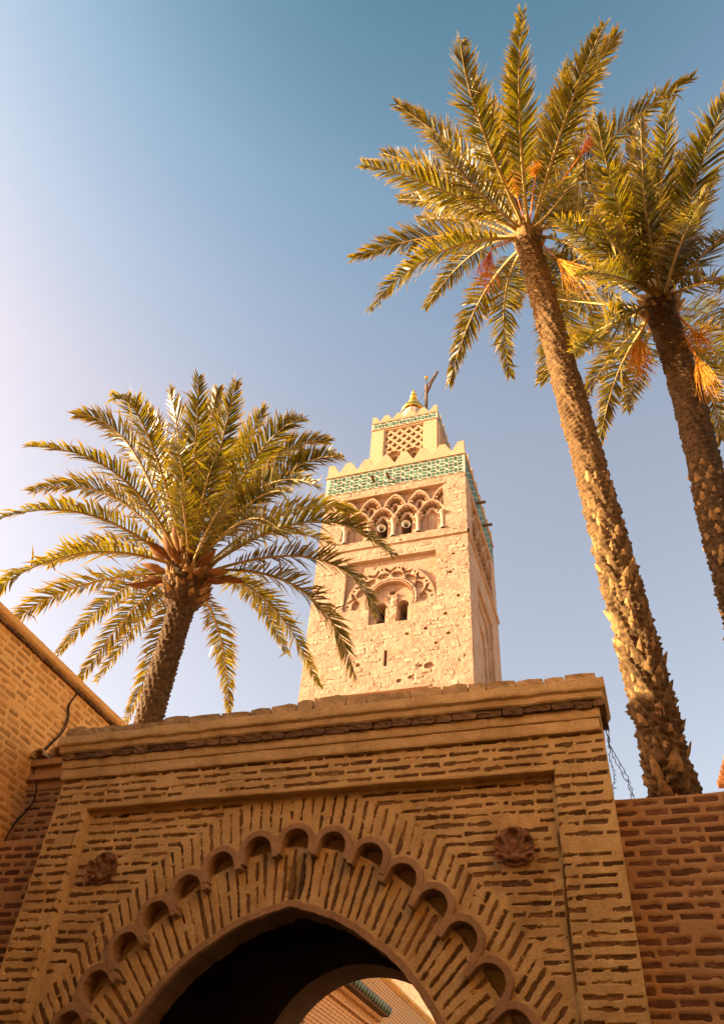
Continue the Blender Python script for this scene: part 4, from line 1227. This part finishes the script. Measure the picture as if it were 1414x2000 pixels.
# loudspeaker horns in the two open arches
for wx, lab in ((TXC - 0.92, 'white loudspeaker horn in the left open arch of the minaret'), (TXC + 1.24, 'white loudspeaker horn in the right open arch of the minaret')):
    sp = thing('loudspeaker', lab, 'loudspeaker', (wx, 46.5, 45.4), 'loudspeaker horns on the minaret')
    V = []
    prof = [(0.34, 0.0), (0.36, 0.03), (0.33, 0.05), (0.22, 0.22), (0.12, 0.42), (0.09, 0.6)]
    me = lathe_mesh('horn', prof, 24)
    ax = Vector((0.28, -0.9, -0.35)).normalized()
    q = Vector((0, 0, -1)).rotation_difference(ax)
    for v in me.vertices:
        v.co = q @ v.co + Vector((wx + 0.02, 46.12, 46.6))
    link('horn', me, 'horn_white', sp)
    c0 = Vector((wx + 0.02, 46.12, 46.6)) - ax * 0.30
    link('driver', tube_mesh('driver', [c0 + ax * 0.28, c0 - ax * 0.25], 0.07, 10), 'weathered_wood', sp)
    link('bracket', tube_mesh('bracket', [(wx, 46.45, 45.38), (wx, 46.5, 46.65)], 0.03, 6), 'dark_iron', sp)

# ================================================================== palms
def vcat(pts, n=10):
    P = [np.array(p, float) for p in pts]
    P = [2 * P[0] - P[1]] + P + [2 * P[-1] - P[-2]]
    out = []
    for i in range(1, len(P) - 2):
        for k in range(n):
            t = k / n
            out.append(0.5 * (2 * P[i] + (P[i + 1] - P[i - 1]) * t + (2 * P[i - 1] - 5 * P[i] + 4 * P[i + 1] - P[i + 2]) * t * t + (3 * P[i] - P[i - 1] - 3 * P[i + 1] + P[i + 2]) * t ** 3))
    out.append(P[-2])
    return np.array(out)

def trunk(parent, pts, rad, seed, style, ds=0.018, n=96, bark='trunk_bark'):
    """rad(z) radius; style 'ring' = close ridged rings, 'scale' = rows of blunt scales"""
    c = vcat(pts)
    L = np.concatenate([[0], np.cumsum(np.linalg.norm(np.diff(c, axis=0), axis=1))])
    s = np.arange(0, L[-1], ds)
    ctr = np.stack([np.interp(s, L, c[:, i]) for i in range(3)], 1)
    th = np.linspace(0, 2 * math.pi, n, endpoint=False)
    S, T = np.meshgrid(s, th, indexing='ij')
    cx, sx = np.cos(T), np.sin(T)
    zz = ctr[:, 2][:, None]
    R0 = rad(ctr[:, 2])[:, None]
    n1 = fbm(cx * 1.6 + S * 1.1, sx * 1.6 - S * 0.9, seed, 3)
    n2 = fbm(cx * 5 + S * 7, sx * 5 - S * 6, seed + 3, 3)
    if style == 'ring':
        ph = S / 0.085 + 0.9 * n1 + 0.35 * n2 + T / (2 * math.pi)
        fr = ph - np.floor(ph)
        ridge = np.where(fr < 0.75, fr / 0.75, (1 - fr) / 0.25)
        row = np.floor(ph)
        br = _hash(row, np.floor(T / (2 * math.pi) * 17 + row * 0.37), seed)
        d = 0.040 * ridge * (0.35 + 0.9 * br) + 0.022 * n1 + 0.020 * n2
        rough = smooth(9.5, 6.5, zz)
        d = d + rough * (0.05 * n2)
    else:
        ph = S / 0.115 + 0.25 * n1 + 0.5 * T / (2 * math.pi)
        row = np.floor(ph); fr = ph - row
        k = T / (2 * math.pi) * 13 + 0.5 * (row % 2)
        cell = np.abs((k - np.floor(k)) - 0.5) * 2
        k = k * 1.0
        d = 0.066 * np.clip(fr, 0, 1) ** 0.8 * (1 - 0.5 * cell ** 2) * (0.75 + 0.4 * _hash(row, np.floor(k), seed)) + 0.014 * n1 + 0.010 * n2
    Rr = R0 + d
    P = np.stack([ctr[:, 0][:, None] + Rr * cx, ctr[:, 1][:, None] + Rr * sx, np.repeat(zz, n, 1)], -1)
    return link('trunk', grid_mesh('trunk', P, None, True, wrap=True), bark, parent), ctr

def boot_mesh():
    """old leaf base: broad clasping foot running to a torn point; +z along the trunk, +y outwards"""
    V = []; F = []
    rings = [(0.0, 0.080, -0.01, 0.035), (0.06, 0.078, 0.015, 0.034), (0.12, 0.062, 0.034, 0.026), (0.175, 0.036, 0.050, 0.016), (0.215, 0.010, 0.062, 0.006)]
    for z, w, y, t in rings:
        V += [(-w, y - t * 0.3, z), (-w * 0.5, y + t * 0.5, z), (0, y + t, z), (w * 0.5, y + t * 0.5, z), (w, y - t * 0.3, z), (0, y - t * 0.6, z)]
    n = 6
    for i in range(len(rings) - 1):
        for k in range(n):
            k2 = (k + 1) % n
            F.append((i * n + k, i * n + k2, (i + 1) * n + k2, (i + 1) * n + k))
    F.append(tuple(range(4 * n, 5 * n)))
    me = pymesh('leaf_base', V, F, False)
    me.materials.append(MATS['boot_bark'])
    return me
BOOT = boot_mesh()

def boots(parent, ctr, rad, z0, z1, per_m, seed, size=1.0, tilt=0.0, every=True):
    rs = random.Random(seed)
    inv = parent_inv(parent)
    n = int((z1 - z0) * per_m)
    for i in range(n):
        z = z0 + (z1 - z0) * i / n + rs.uniform(-0.03, 0.03)
        a = i * 2.39996 + rs.uniform(-0.15, 0.15)
        k = int(np.clip(np.searchsorted(ctr[:, 2], z), 0, len(ctr) - 1))
        r = float(rad(np.array([z]))[0]) - 0.01
        o = bpy.data.objects.new('leaf_base', BOOT); C.objects.link(o)
        o.parent = parent; o.matrix_parent_inverse = inv
        o.location = (ctr[k, 0] + r * math.cos(a), ctr[k, 1] + r * math.sin(a), z)
        o.rotation_euler = (Matrix.Rotation(a - math.pi / 2 + rs.uniform(-0.2, 0.2), 3, 'Z') @ Matrix.Rotation(-tilt + rs.uniform(-0.22, 0.12), 3, 'X')).to_euler()
        s = size * rs.uniform(0.5, 1.15)
        o.scale = (s * rs.uniform(0.8, 1.2), s, s * rs.uniform(0.8, 1.25))

def frond(parent, B, M, T, seed, n=92, leaf=0.58, width=0.040, inward=None, stem_r=0.036, start=0.14):
    rs = np.random.RandomState(seed)
    B = np.array(B, float); M = np.array(M, float); T = np.array(T, float)
    P1 = 2 * M - (B + T) / 2
    def pos(t): return (1 - t) ** 2 * B + 2 * t * (1 - t) * P1 + t * t * T
    def tan(t):
        d = 2 * (1 - t) * (P1 - B) + 2 * t * (T - P1); return d / np.linalg.norm(d)
    radial = T - B; radial[2] = 0
    radial /= max(np.linalg.norm(radial), 1e-3)
    ref = np.array([0, 0, 1.0]) - 0.55 * radial
    length = np.linalg.norm(M - B) + np.linalg.norm(T - M)
    V = []; F = []; A = []; TP = []
    twist0 = rs.uniform(-0.35, 0.35)
    for side in (-1, 1):
        for i in range(n):
            t = start + (1 - start) * (i + rs.uniform(0, 0.9)) / n
            t = min(t, 0.995)
            p = pos(t); tg = tan(t)
            N = ref - tg * (ref @ tg); N /= np.linalg.norm(N)
            S = np.cross(tg, N)
            tw = twist0 * t
            N, S = N * math.cos(tw) + S * math.sin(tw), S * math.cos(tw) - N * math.sin(tw)
            u = (i + 0.5) / n
            prof = min(1.0, 0.35 + 2.6 * u) * (1 - 0.62 * max(0, (u - 0.45) / 0.55) ** 1.4)
            l = leaf * prof * rs.uniform(0.82, 1.12)
            fwd = 0.55 + 0.75 * u + rs.uniform(-0.12, 0.12)
            lift = rs.choice([0.55, 0.30, 0.08]) + rs.uniform(-0.12, 0.12)
            d = tg * fwd + S * side * (1.0 - 0.45 * u) + N * lift
            d /= np.linalg.norm(d)
            w = tg - d * (d @ tg); w /= np.linalg.norm(w)
            nn = np.cross(d, w)
            a = rs.normal() * 0.28
            w = w * math.cos(a) + nn * math.sin(a)
            ww = width * (0.75 + 0.35 * prof) * rs.uniform(0.8, 1.15) / 2
            if rs.rand() < 0.05: d = d * 0.5 + rs.normal(size=3) * 0.45; d /= np.linalg.norm(d)
            d2 = d + rs.normal(size=3) * 0.12 + np.array([0, 0, -1]) * rs.uniform(0.0, 0.55) ; d2 /= np.linalg.norm(d2)
            k = len(V)
            m = p + d * l * 0.5
            e = m + d2 * l * 0.5
            V += [p + w * ww * 0.6, p - w * ww * 0.6, m + w * ww, m - w * ww, e]
            F += [(k, k + 1, k + 3, k + 2), (k + 2, k + 3, k + 4)]
            r = rs.rand()
            A += [r] * 5; TP += [0, 0, 0.45, 0.45, 1.0]
    me = pymesh('frond', V, F, False)
    a = me.attributes.new('rnd', 'FLOAT', 'POINT'); a.data.foreach_set('value', A)
    a = me.attributes.new('tip', 'FLOAT', 'POINT'); a.data.foreach_set('value', TP)
    o = link('frond', me, 'palm_leaf', parent)
    ts = np.linspace(0, 1, 15)
    rad = [stem_r * (1 - 0.85 * t) * (1.5 if t < 0.05 else 1) for t in ts]
    link('stem', tube_mesh('frond_stem', [pos(t) for t in ts], rad, 6), 'petiole', o)
    return o

def spray(parent, base, neck, end, n, seed, spread=0.5, mat='date_stalk', stem_r=0.02, sl=0.45, stem_mat='red_stalk'):
    """date flower stalk: a flat curved stem ending in a broom of thin strands"""
    rs = np.random.RandomState(seed)
    base = np.array(base, float); neck = np.array(neck, float); end = np.array(end, float)
    mid = (base + neck) / 2 + np.array([0, 0, 0.12])
    pts = [(1 - t) ** 2 * base + 2 * t * (1 - t) * mid + t * t * neck for t in np.linspace(0, 1, 8)]
    st = link('flower_stalk', tube_mesh('flower_stalk', pts, [stem_r * (1 - 0.4 * t) for t in np.linspace(0, 1, 8)], 6), stem_mat, parent)
    d = end - neck; L = np.linalg.norm(d); d /= L
    V = []; F = []
    for i in range(n):
        q = rs.normal(size=3); q -= d * (q @ d); q /= np.linalg.norm(q)
        a = spread * math.sqrt(rs.rand())
        dd = d * math.cos(a) + q * math.sin(a)
        s0 = neck + d * L * 0.25 * rs.rand()
        l = L * rs.uniform(0.6, 1.1)
        p1 = s0 + dd * l * 0.5; p2 = p1 + (dd + np.array([0, 0, -0.3]) + rs.normal(size=3) * 0.12) * l * 0.5
        w = np.cross(dd, rs.normal(size=3)); w /= np.linalg.norm(w); w2 = np.cross(dd, w)
        for ww in (w, w2):
            k = len(V); r = 0.0034
            V += [s0 + ww * r, s0 - ww * r, p1 + ww * r, p1 - ww * r, p2 + ww * r * 0.5, p2 - ww * r * 0.5]
            F += [(k, k + 1, k + 3, k + 2), (k + 2, k + 3, k + 5, k + 4)]
    link('strands', pymesh('strands', V, F), mat, st)

def bract(parent, base, d, l, seed):
    """dry boat-shaped spathe"""
    rs = np.random.RandomState(seed)
    base = np.array(base, float); d = np.array(d, float); d /= np.linalg.norm(d)
    up = np.array([0, 0, 1.0]); s = np.cross(d, up); s /= np.linalg.norm(s); u = np.cross(s, d)
    rows = []
    bend = rs.uniform(-0.25, 0.35)
    for t in np.linspace(0, 1, 9):
        w = l * (0.03 + 0.13 * math.sin(math.pi * min(1, t * 0.92 + 0.06)) ** 1.3)
        if t == 1: w = l * 0.005
        c = base + d * l * t - up * bend * l * t * t
        rows.append([c + s * w * math.cos(a) - u * w * 0.8 * math.sin(a) for a in np.linspace(-0.25, math.pi + 0.25, 8)])
    me = grid_mesh('spathe', np.array(rows), None, True)
    o = link('spathe', me, 'bract_brown', parent)
    sd = o.modifiers.new('thick', 'SOLIDIFY'); sd.thickness = 0.012
    return o

FR_R = [(0.2, 5.34, 16.08, 0.48, 3.61, 15.25), (-0.47, 5.25, 16.01, -0.48, 3.66, 15.06), (0.94, 5.53, 15.88, 1.56, 4.01, 14.86), (1.27, 6.18, 17.77, 2.21, 5.37, 18.62), (-0.98, 6.46, 17.74, -2.11, 5.41, 18.73), (-1.48, 6.77, 17.81, -2.65, 6.29, 18.79), (-1.4, 5.98, 15.58, -2.33, 4.74, 14.34), (-1.85, 7.6, 17.12, -3.73, 7.77, 17.45), (-1.57, 6.92, 15.08, -2.76, 6.65, 13.29), (-1.2, 8.41, 17.54, -2.61, 9.74, 18.09), (-1.25, 9.03, 16.57, -2.31, 10.75, 16.28), (-0.73, 9.28, 16.84, -0.97, 11.3, 16.82), (0.86, 7.4, 14.54, 1.28, 7.5, 12.26), (1.72, 6.79, 17.34, 3.35, 6.27, 17.86), (0.42, 9.36, 16.96, 0.64, 11.3, 17.13), (0.9, 7.5, 18.13, 1.76, 7.21, 19.63), (0.15, 9.75, 16.48, -0.32, 11.45, 16.58), (-0.4, 9.26, 17.51, -0.56, 10.59, 18.52), (-0.23, 7.01, 18.26, -0.27, 6.3, 19.86), (0.55, 7.12, 18.24, 1.05, 6.57, 19.8), (0.73, 8.33, 18.07, 1.44, 8.98, 19.48), (0.52, 6.46, 14.77, 0.83, 5.13, 12.93), (-1.12, 7.87, 17.97, -2.35, 8.14, 19.22), (0.06, 6.8, 18.08, 0.27, 5.65, 19.59), (-0.73, 6.03, 15.23, -1.14, 4.38, 13.82), (0.72, 6.87, 18.05, 1.36, 5.94, 19.48), (-1.27, 7.5, 17.89, -2.65, 7.46, 19.04), (1.13, 7.92, 17.93, 2.44, 8.27, 19.13), (0.94, 6.81, 14.67, 1.55, 6.06, 12.65), (0.72, 9.28, 16.7, 1.36, 11.23, 16.56), (-0.45, 6.76, 18.1, -0.55, 5.71, 19.58)]
FR_F = [(1.96, 6.11, 13.34, 1.97, 4.28, 12.34), (2.42, 6.09, 13.36, 2.71, 4.36, 12.36), (1.4, 6.15, 13.42, 1.1, 4.33, 12.51), (1.44, 7.48, 15.71, 1.07, 6.74, 17.22), (1.05, 6.49, 12.95, 0.37, 5.07, 11.53), (0.99, 8.91, 15.34, -0.04, 9.32, 16.7), (0.89, 9.28, 14.9, -0.26, 10.61, 15.47), (1.26, 9.8, 14.37, 0.71, 11.58, 14.43), (0.94, 7.4, 12.25, 0.3, 6.41, 10.44), (2.34, 6.7, 12.5, 2.44, 5.31, 10.81), (2.9, 9.4, 14.92, 3.87, 10.71, 15.61), (2.79, 8.2, 15.57, 3.64, 7.91, 17.12), (2.65, 10.08, 13.84, 2.96, 11.72, 13.85), (2.67, 7.67, 15.57, 3.49, 6.95, 17.04), (2.04, 7.55, 15.7, 2.19, 6.71, 17.3), (2.51, 7.88, 15.69, 3.04, 7.36, 17.31), (1.9, 7.87, 15.8, 1.93, 7.41, 17.48), (1.13, 6.76, 12.61, 0.52, 5.58, 10.88), (2.43, 7.0, 12.25, 2.51, 5.96, 10.33), (1.7, 6.33, 12.93, 1.47, 4.71, 11.52), (2.9, 9.8, 14.34, 3.73, 11.27, 14.67), (1.35, 7.79, 15.77, 0.81, 7.44, 17.32), (1.65, 9.89, 14.6, 1.37, 11.53, 15.1), (2.1, 6.54, 12.65, 2.05, 5.01, 11.08), (1.42, 6.3, 13.03, 1.1, 4.68, 11.7), (2.31, 7.76, 15.77, 2.59, 7.26, 17.4), (2.0, 6.63, 12.55, 1.89, 5.19, 10.88), (1.08, 8.38, 15.59, 0.11, 8.56, 17.01), (1.2, 9.72, 14.71, 0.53, 11.19, 15.31), (2.11, 7.35, 15.67, 2.33, 6.42, 17.17), (1.26, 6.49, 12.83, 0.83, 5.03, 11.31)]
FR_L = [(-7.84, 7.95, 11.73, -8.29, 6.21, 10.84), (-8.31, 8.12, 11.04, -8.75, 6.67, 9.73), (-8.58, 8.49, 10.53, -9.1, 7.43, 8.84), (-9.88, 9.82, 10.97, -11.41, 9.98, 10.15), (-9.35, 10.76, 11.67, -11.32, 11.59, 10.78), (-9.15, 11.01, 11.34, -10.96, 12.04, 10.15), (-8.72, 11.57, 11.01, -10.06, 12.95, 9.76), (-7.8, 12.26, 11.21, -8.28, 14.1, 10.42), (-6.67, 11.96, 11.73, -6.12, 14.0, 10.8), (-5.38, 10.88, 10.97, -4.32, 11.53, 9.22), (-5.02, 10.49, 11.36, -3.71, 10.76, 10.01), (-5.09, 10.18, 12.04, -3.44, 10.58, 11.18), (-6.01, 10.97, 13.27, -4.88, 12.01, 13.98), (-5.31, 9.17, 12.31, -3.79, 8.55, 11.8), (-6.13, 9.95, 13.71, -4.98, 10.37, 14.63), (-5.63, 8.71, 12.49, -4.27, 7.8, 12.13), (-6.81, 9.86, 13.8, -6.28, 9.64, 15.29), (-6.28, 8.45, 12.46, -5.24, 6.97, 12.49), (-6.64, 8.24, 12.34, -5.75, 6.61, 12.31), (-7.81, 9.21, 13.71, -8.05, 8.51, 15.12), (-7.23, 7.52, 12.29, -6.91, 6.15, 11.56), (-6.62, 8.08, 11.61, -5.84, 6.56, 10.54), (-6.35, 8.43, 11.49, -5.16, 6.94, 10.64), (-5.83, 9.01, 11.14, -4.47, 8.02, 9.76), (-8.52, 10.08, 13.66, -9.39, 10.23, 15.07), (-7.26, 10.25, 13.84, -7.0, 10.4, 15.48), (-8.99, 10.25, 13.14, -10.49, 10.17, 14.25), (-5.75, 8.93, 11.43, -4.35, 7.82, 10.38), (-8.57, 9.76, 13.52, -9.46, 9.44, 14.95), (-7.96, 10.12, 13.56, -8.04, 9.79, 15.46), (-8.52, 8.61, 13.42, -9.63, 7.86, 14.04), (-8.19, 9.25, 13.69, -8.73, 8.7, 15.04), (-7.28, 9.31, 13.83, -7.06, 8.81, 15.25), (-6.76, 10.33, 13.94, -6.21, 10.96, 15.23), (-5.6, 8.92, 11.78, -4.0, 8.19, 10.78), (-9.51, 10.22, 12.4, -11.48, 10.5, 12.44), (-9.2, 9.24, 12.85, -11.02, 8.81, 13.04), (-6.64, 11.38, 13.1, -5.61, 12.88, 13.86), (-7.29, 12.07, 12.24, -7.14, 14.25, 11.95), (-9.0, 11.31, 11.55, -10.81, 12.5, 10.6), (-6.66, 8.5, 10.99, -5.66, 6.88, 9.9), (-6.33, 8.81, 10.94, -5.01, 7.29, 9.98), (-6.98, 8.57, 10.63, -6.11, 6.9, 9.44), (-6.06, 9.28, 10.62, -4.69, 8.23, 9.2), (-7.3, 8.67, 10.3, -6.71, 7.14, 8.81)]

def crown(parent, base, table, seed, n=92, leaf=0.58, r0=0.12, width=0.040):
    rs = random.Random(seed)
    base = np.array(base)
    for i, f in enumerate(table):
        M = np.array(f[:3]); T = np.array(f[3:])
        d = M - base; dh = np.array([d[0], d[1], 0]); dh /= max(np.linalg.norm(dh), 1e-3)
        b = base + dh * r0 + np.array([0, 0, rs.uniform(-0.22, 0.0)])
        frond(parent, b, M, T, seed * 100 + i, n, leaf * rs.uniform(0.9, 1.1), width)

PG = 'date palms around the gateway'
pr = thing('palm_tree', 'tallest palm, its bare ringed trunk rising behind the wall right of the gateway', 'palm tree', (0.33, 7.5, 0), PG)
rR = lambda z: np.interp(z, [0, 4.5, 6.5, 9, 12, 15.2, 15.8, 16.2], [0.22, 0.20, 0.19, 0.182, 0.182, 0.19, 0.22, 0.13])
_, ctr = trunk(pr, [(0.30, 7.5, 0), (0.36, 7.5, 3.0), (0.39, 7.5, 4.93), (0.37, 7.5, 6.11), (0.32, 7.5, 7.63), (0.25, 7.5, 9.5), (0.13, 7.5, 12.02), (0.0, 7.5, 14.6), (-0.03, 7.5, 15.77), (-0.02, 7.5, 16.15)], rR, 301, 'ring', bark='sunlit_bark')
boots(pr, ctr, rR, 4.35, 9.0, 64, 302, 0.78)
boots(pr, ctr, rR, 15.5, 16.1, 40, 303, 1.2, 0.3)
crown(pr, (0.0, 7.5, 16.0), FR_R, 31)
B_ = (0, 7.5, 16.0)
spray(pr, B_, (0.32, 6.75, 16.72), (0.36, 6.55, 16.95), 170, 1, 1.35)
spray(pr, B_, (-0.08, 6.95, 16.4), (-0.12, 6.7, 17.0), 130, 2, 0.5)
spray(pr, B_, (-0.72, 7.3, 15.4), (-0.9, 7.3, 14.4), 75, 3, 0.28, 'red_stalk')
spray(pr, B_, (1.15, 6.6, 16.7), (1.60, 6.7, 17.7), 90, 4, 0.25, 'red_stalk')
spray(pr, B_, (0.40, 7.4, 14.7), (0.68, 7.2, 13.5), 110, 5, 0.24, 'date_stalk')
spray(pr, B_, (-0.7, 7.3, 16.6), (-1.15, 7.1, 16.7), 50, 6, 0.4, 'petiole', stem_mat='petiole')

pf = thing('palm_tree', 'palm at the right edge with dark leaning trunk and hanging orange date stalks', 'palm tree', (1.0, 7.97, 0), PG)
rF = lambda z: np.interp(z, [0, 7, 9, 12, 12.9, 13.3, 13.75], [0.22, 0.195, 0.19, 0.19, 0.205, 0.25, 0.15])
_, ctr = trunk(pf, [(1.2, 7.97, 0), (1.38, 7.97, 4.0), (1.57, 7.97, 7.46), (1.62, 7.97, 8.32), (1.67, 7.97, 9.12), (1.72, 7.97, 9.8), (1.79, 7.97, 11.1), (1.83, 7.97, 12.45), (1.87, 7.97, 13.17), (1.9, 7.97, 13.6)], rF, 311, 'ring')
boots(pf, ctr, rF, 6.4, 9.4, 60, 312, 0.65)
boots(pf, ctr, rF, 12.9, 13.55, 40, 313, 1.1, 0.35)
crown(pf, (1.92, 7.97, 13.5), FR_F, 37)
B_ = (1.92, 7.97, 13.5)
spray(pf, B_, (1.40, 7.8, 12.45), (1.25, 7.8, 11.75), 150, 11, 0.36)
spray(pf, B_, (2.17, 7.8, 12.15), (2.2, 7.65, 11.8), 110, 12, 1.3)
spray(pf, B_, (2.06, 7.8, 11.65), (2.06, 7.8, 10.85), 110, 13, 0.3)
spray(pf, B_, (2.70, 7.8, 13.55), (3.2, 7.8, 13.4), 60, 14, 0.25, 'red_stalk', 0.035)
spray(pf, B_, (1.58, 7.8, 14.8), (1.52, 7.8, 15.3), 20, 15, 0.2, 'red_stalk', 0.035)
spray(pf, B_, (2.12, 7.8, 14.55), (2.22, 7.7, 15.1), 110, 16, 0.5)

pl = thing('palm_tree', 'broad palm with stout scaly trunk behind the orange wall left of the minaret', 'palm tree', (-7.5, 10.2, 0), PG)
rL = lambda z: np.interp(z, [0, 8, 9.5, 10.3, 10.55, 10.9, 11.3, 11.6], [0.22, 0.195, 0.190, 0.20, 0.31, 0.42, 0.38, 0.15])
_, ctr = trunk(pl, [(-7.5, 10.2, 0), (-7.5, 10.2, 5), (-7.49, 10.2, 8.04), (-7.47, 10.2, 9.08), (-7.46, 10.2, 9.98), (-7.47, 10.2, 10.82), (-7.5, 10.2, 11.5)], rL, 321, 'scale')
boots(pl, ctr, rL, 10.45, 11.35, 110, 322, 1.05, 0.35)
crown(pl, (-7.5, 10.2, 11.35), FR_L[:-3], 41, n=88, leaf=0.57, r0=0.2, width=0.040)
rs = random.Random(7)
for i, (az, el, l) in enumerate([(200, 25, .62), (188, 5, .6), (215, 40, .7), (235, 55, .75), (250, 20, .6), (265, 60, .8), (285, 50, .75), (300, 30, .65), (330, 15, .6), (345, -5, .6), (355, -15, .65), (320, -20, .5), (225, -35, .5), (210, -25, .55), (275, 10, .5), (160, 20, .6), (20, 10, .6)]):
    a, e = math.radians(az), math.radians(el)
    d = (math.cos(a) * math.cos(e), math.sin(a) * math.cos(e), math.sin(e))
    b = (-7.5 + 0.33 * math.cos(a), 10.2 + 0.33 * math.sin(a), 11.05 + 0.25 * math.sin(e))
    off = 0.35 * rs.random()
    bract(pl, (b[0] + d[0] * off, b[1] + d[1] * off, b[2] + d[2] * off), d, l, 500 + i)

# ================================================================== cables and wires
cb = thing('cable', 'thin black cable hanging down the orange brick wall on the left', 'cable', (-6.5, 7.07, 4.7))
P = vcat([(-6.575, 7.36, 6.80), (-6.58, 7.26, 6.52), (-6.58, 7.32, 6.38), (-6.58, 7.31, 6.16), (-6.58, 7.18, 5.92), (-6.57, 7.07, 5.72), (-6.54, 7.0, 5.62)], 8)
link('upper_run', tube_mesh('upper_run', P, 0.009, 6), 'cable_black', cb)
P = vcat([(-6.57, 7.07, 5.70), (-6.56, 7.06, 5.50), (-6.45, 7.04, 5.36), (-6.42, 7.06, 5.20), (-6.46, 7.06, 5.06), (-6.56, 7.06, 4.93), (-6.58, 7.04, 4.80), (-6.575, 7.0, 4.60)], 8)
link('lower_run', tube_mesh('lower_run', P, 0.009, 6), 'cable_black', cb)
P = vcat([(-6.58, 7.33, 6.75), (-6.585, 7.25, 6.5), (-6.585, 7.30, 6.36), (-6.585, 7.28, 6.14), (-6.58, 7.14, 5.88), (-6.56, 7.04, 5.70)], 8)
link('second_strand', tube_mesh('second_strand', P, 0.006, 5), 'cable_black', cb)

wr = thing('barbed_wire', 'tangled strands of barbed wire hanging beside the right end of the gateway', 'wire', (0.0, 6.8, 4.6))
for s_, pts in enumerate([[(-0.07, 6.75, 5.38), (-0.1, 6.8, 5.16), (-0.05, 6.8, 4.91), (0.01, 6.8, 4.72), (0.02, 6.85, 4.56)], [(-0.10, 6.75, 5.40), (-0.09, 6.82, 5.15), (-0.03, 6.82, 4.93), (0.03, 6.84, 4.74), (0.03, 6.86, 4.56)], [(-0.055, 6.75, 5.36), (-0.08, 6.8, 5.12), (-0.10, 6.8, 4.95), (-0.09, 6.8, 4.82), (-0.105, 6.8, 4.72), (-0.13, 6.82, 4.64)]]):
    P = vcat(pts, 8)
    P = P + 0.006 * np.random.RandomState(s_).normal(size=P.shape)
    w = link('strand', tube_mesh('strand', P, 0.0035, 5), 'wire_grey', wr)
    V = []; F = []
    for q in P[2::3]:
        for d in ((0.016, 0.003, 0.012), (0.014, -0.004, -0.013)):
            k = len(V); d = np.array(d)
            V += [q - d, q + d, q + d + [0.002, 0, 0.003], q - d + [0.002, 0, 0.003]]; F.append((k, k + 1, k + 2, k + 3))
    link('barbs', pymesh('barbs', V, F), 'wire_grey', w)

# ================================================================== neighbouring buildings, and an added sky blocker
tr_ = thing('tiled_roof_house', 'sunlit clay tiled roof edge at the far right edge of the picture', 'house', (3.5, 16, 0))
link('wall', boxes_mesh('house_wall', [(1.66, 9.0, 14.1, 20, 0, 7.95)]), 'sun_plaster', tr_)
for k in range(9):
    x = 1.50 + k * 0.042; z = 7.88 + k * 0.088
    link('roof_tile', tube_mesh('roof_tile', [(x - 0.02, 14.0, z), (x + 0.55, 14.05, z + 0.06)], 0.07, 8), 'roof_clay', tr_)
link('roof', pymesh('roof', [(1.60, 14.1, 7.95), (1.95, 14.1, 8.66), (1.95, 20, 8.66), (1.60, 20, 7.95), (9, 14.1, 8.66), (9, 20, 8.66)], [(0, 1, 2, 3), (1, 4, 5, 2)]), 'roof_clay', tr_)

sh = thing('street_house', 'tall plastered house beyond the left edge that shades the gateway', 'house', (-11, -1, 0))
link('wall', boxes_mesh('street_house_wall', [(-15.0, -8.5, -14, 5.25, 0, 8.7)]), 'sun_plaster', sh)
link('parapet', boxes_mesh('street_house_parapet', [(-15.05, -8.45, -14.05, 5.3, 8.703, 8.8)]), 'sun_plaster', sh)
rh = thing('street_house', 'sunlit plastered house along the street beyond the right edge', 'house', (6, -2, 0))
link('wall', boxes_mesh('facing_house_wall', [(2.6, 12.0, -10, 3.3, 0, 10.6)]), 'sun_plaster', rh)
link('parapet', boxes_mesh('facing_house_parapet', [(2.54, 12.0, -10.05, 3.35, 10.603, 10.8)]), 'sun_plaster', rh)
bh = thing('sky_blocker', 'added unseen block over and behind the viewer that holds sky light off the gateway', 'light blocker', (-2, -5, 0))  # added out of view to keep sky light off the lower gate
link('wall', boxes_mesh('sky_blocker_body', [(-6.28, 2.5, -9, -1.1, 3.3, 8.3)]), 'wing_mortar', bh)  # body of the added sky blocker
link('parapet', boxes_mesh('sky_blocker_top', [(-6.28, 2.5, -9.05, -1.06, 8.303, 8.5)]), 'wing_mortar', bh)  # top of the added sky blocker
for k in range(8):
    link('blocker_beam', boxes_mesh('blocker_beam', [(-6.28, 2.5, -8.6 + k, -8.45 + k, 3.12, 3.297)]), 'weathered_wood', bh)
for o in C.objects:
    if o.parent is None and o.name.startswith('brick_wall'):
        o['kind'] = 'thing'
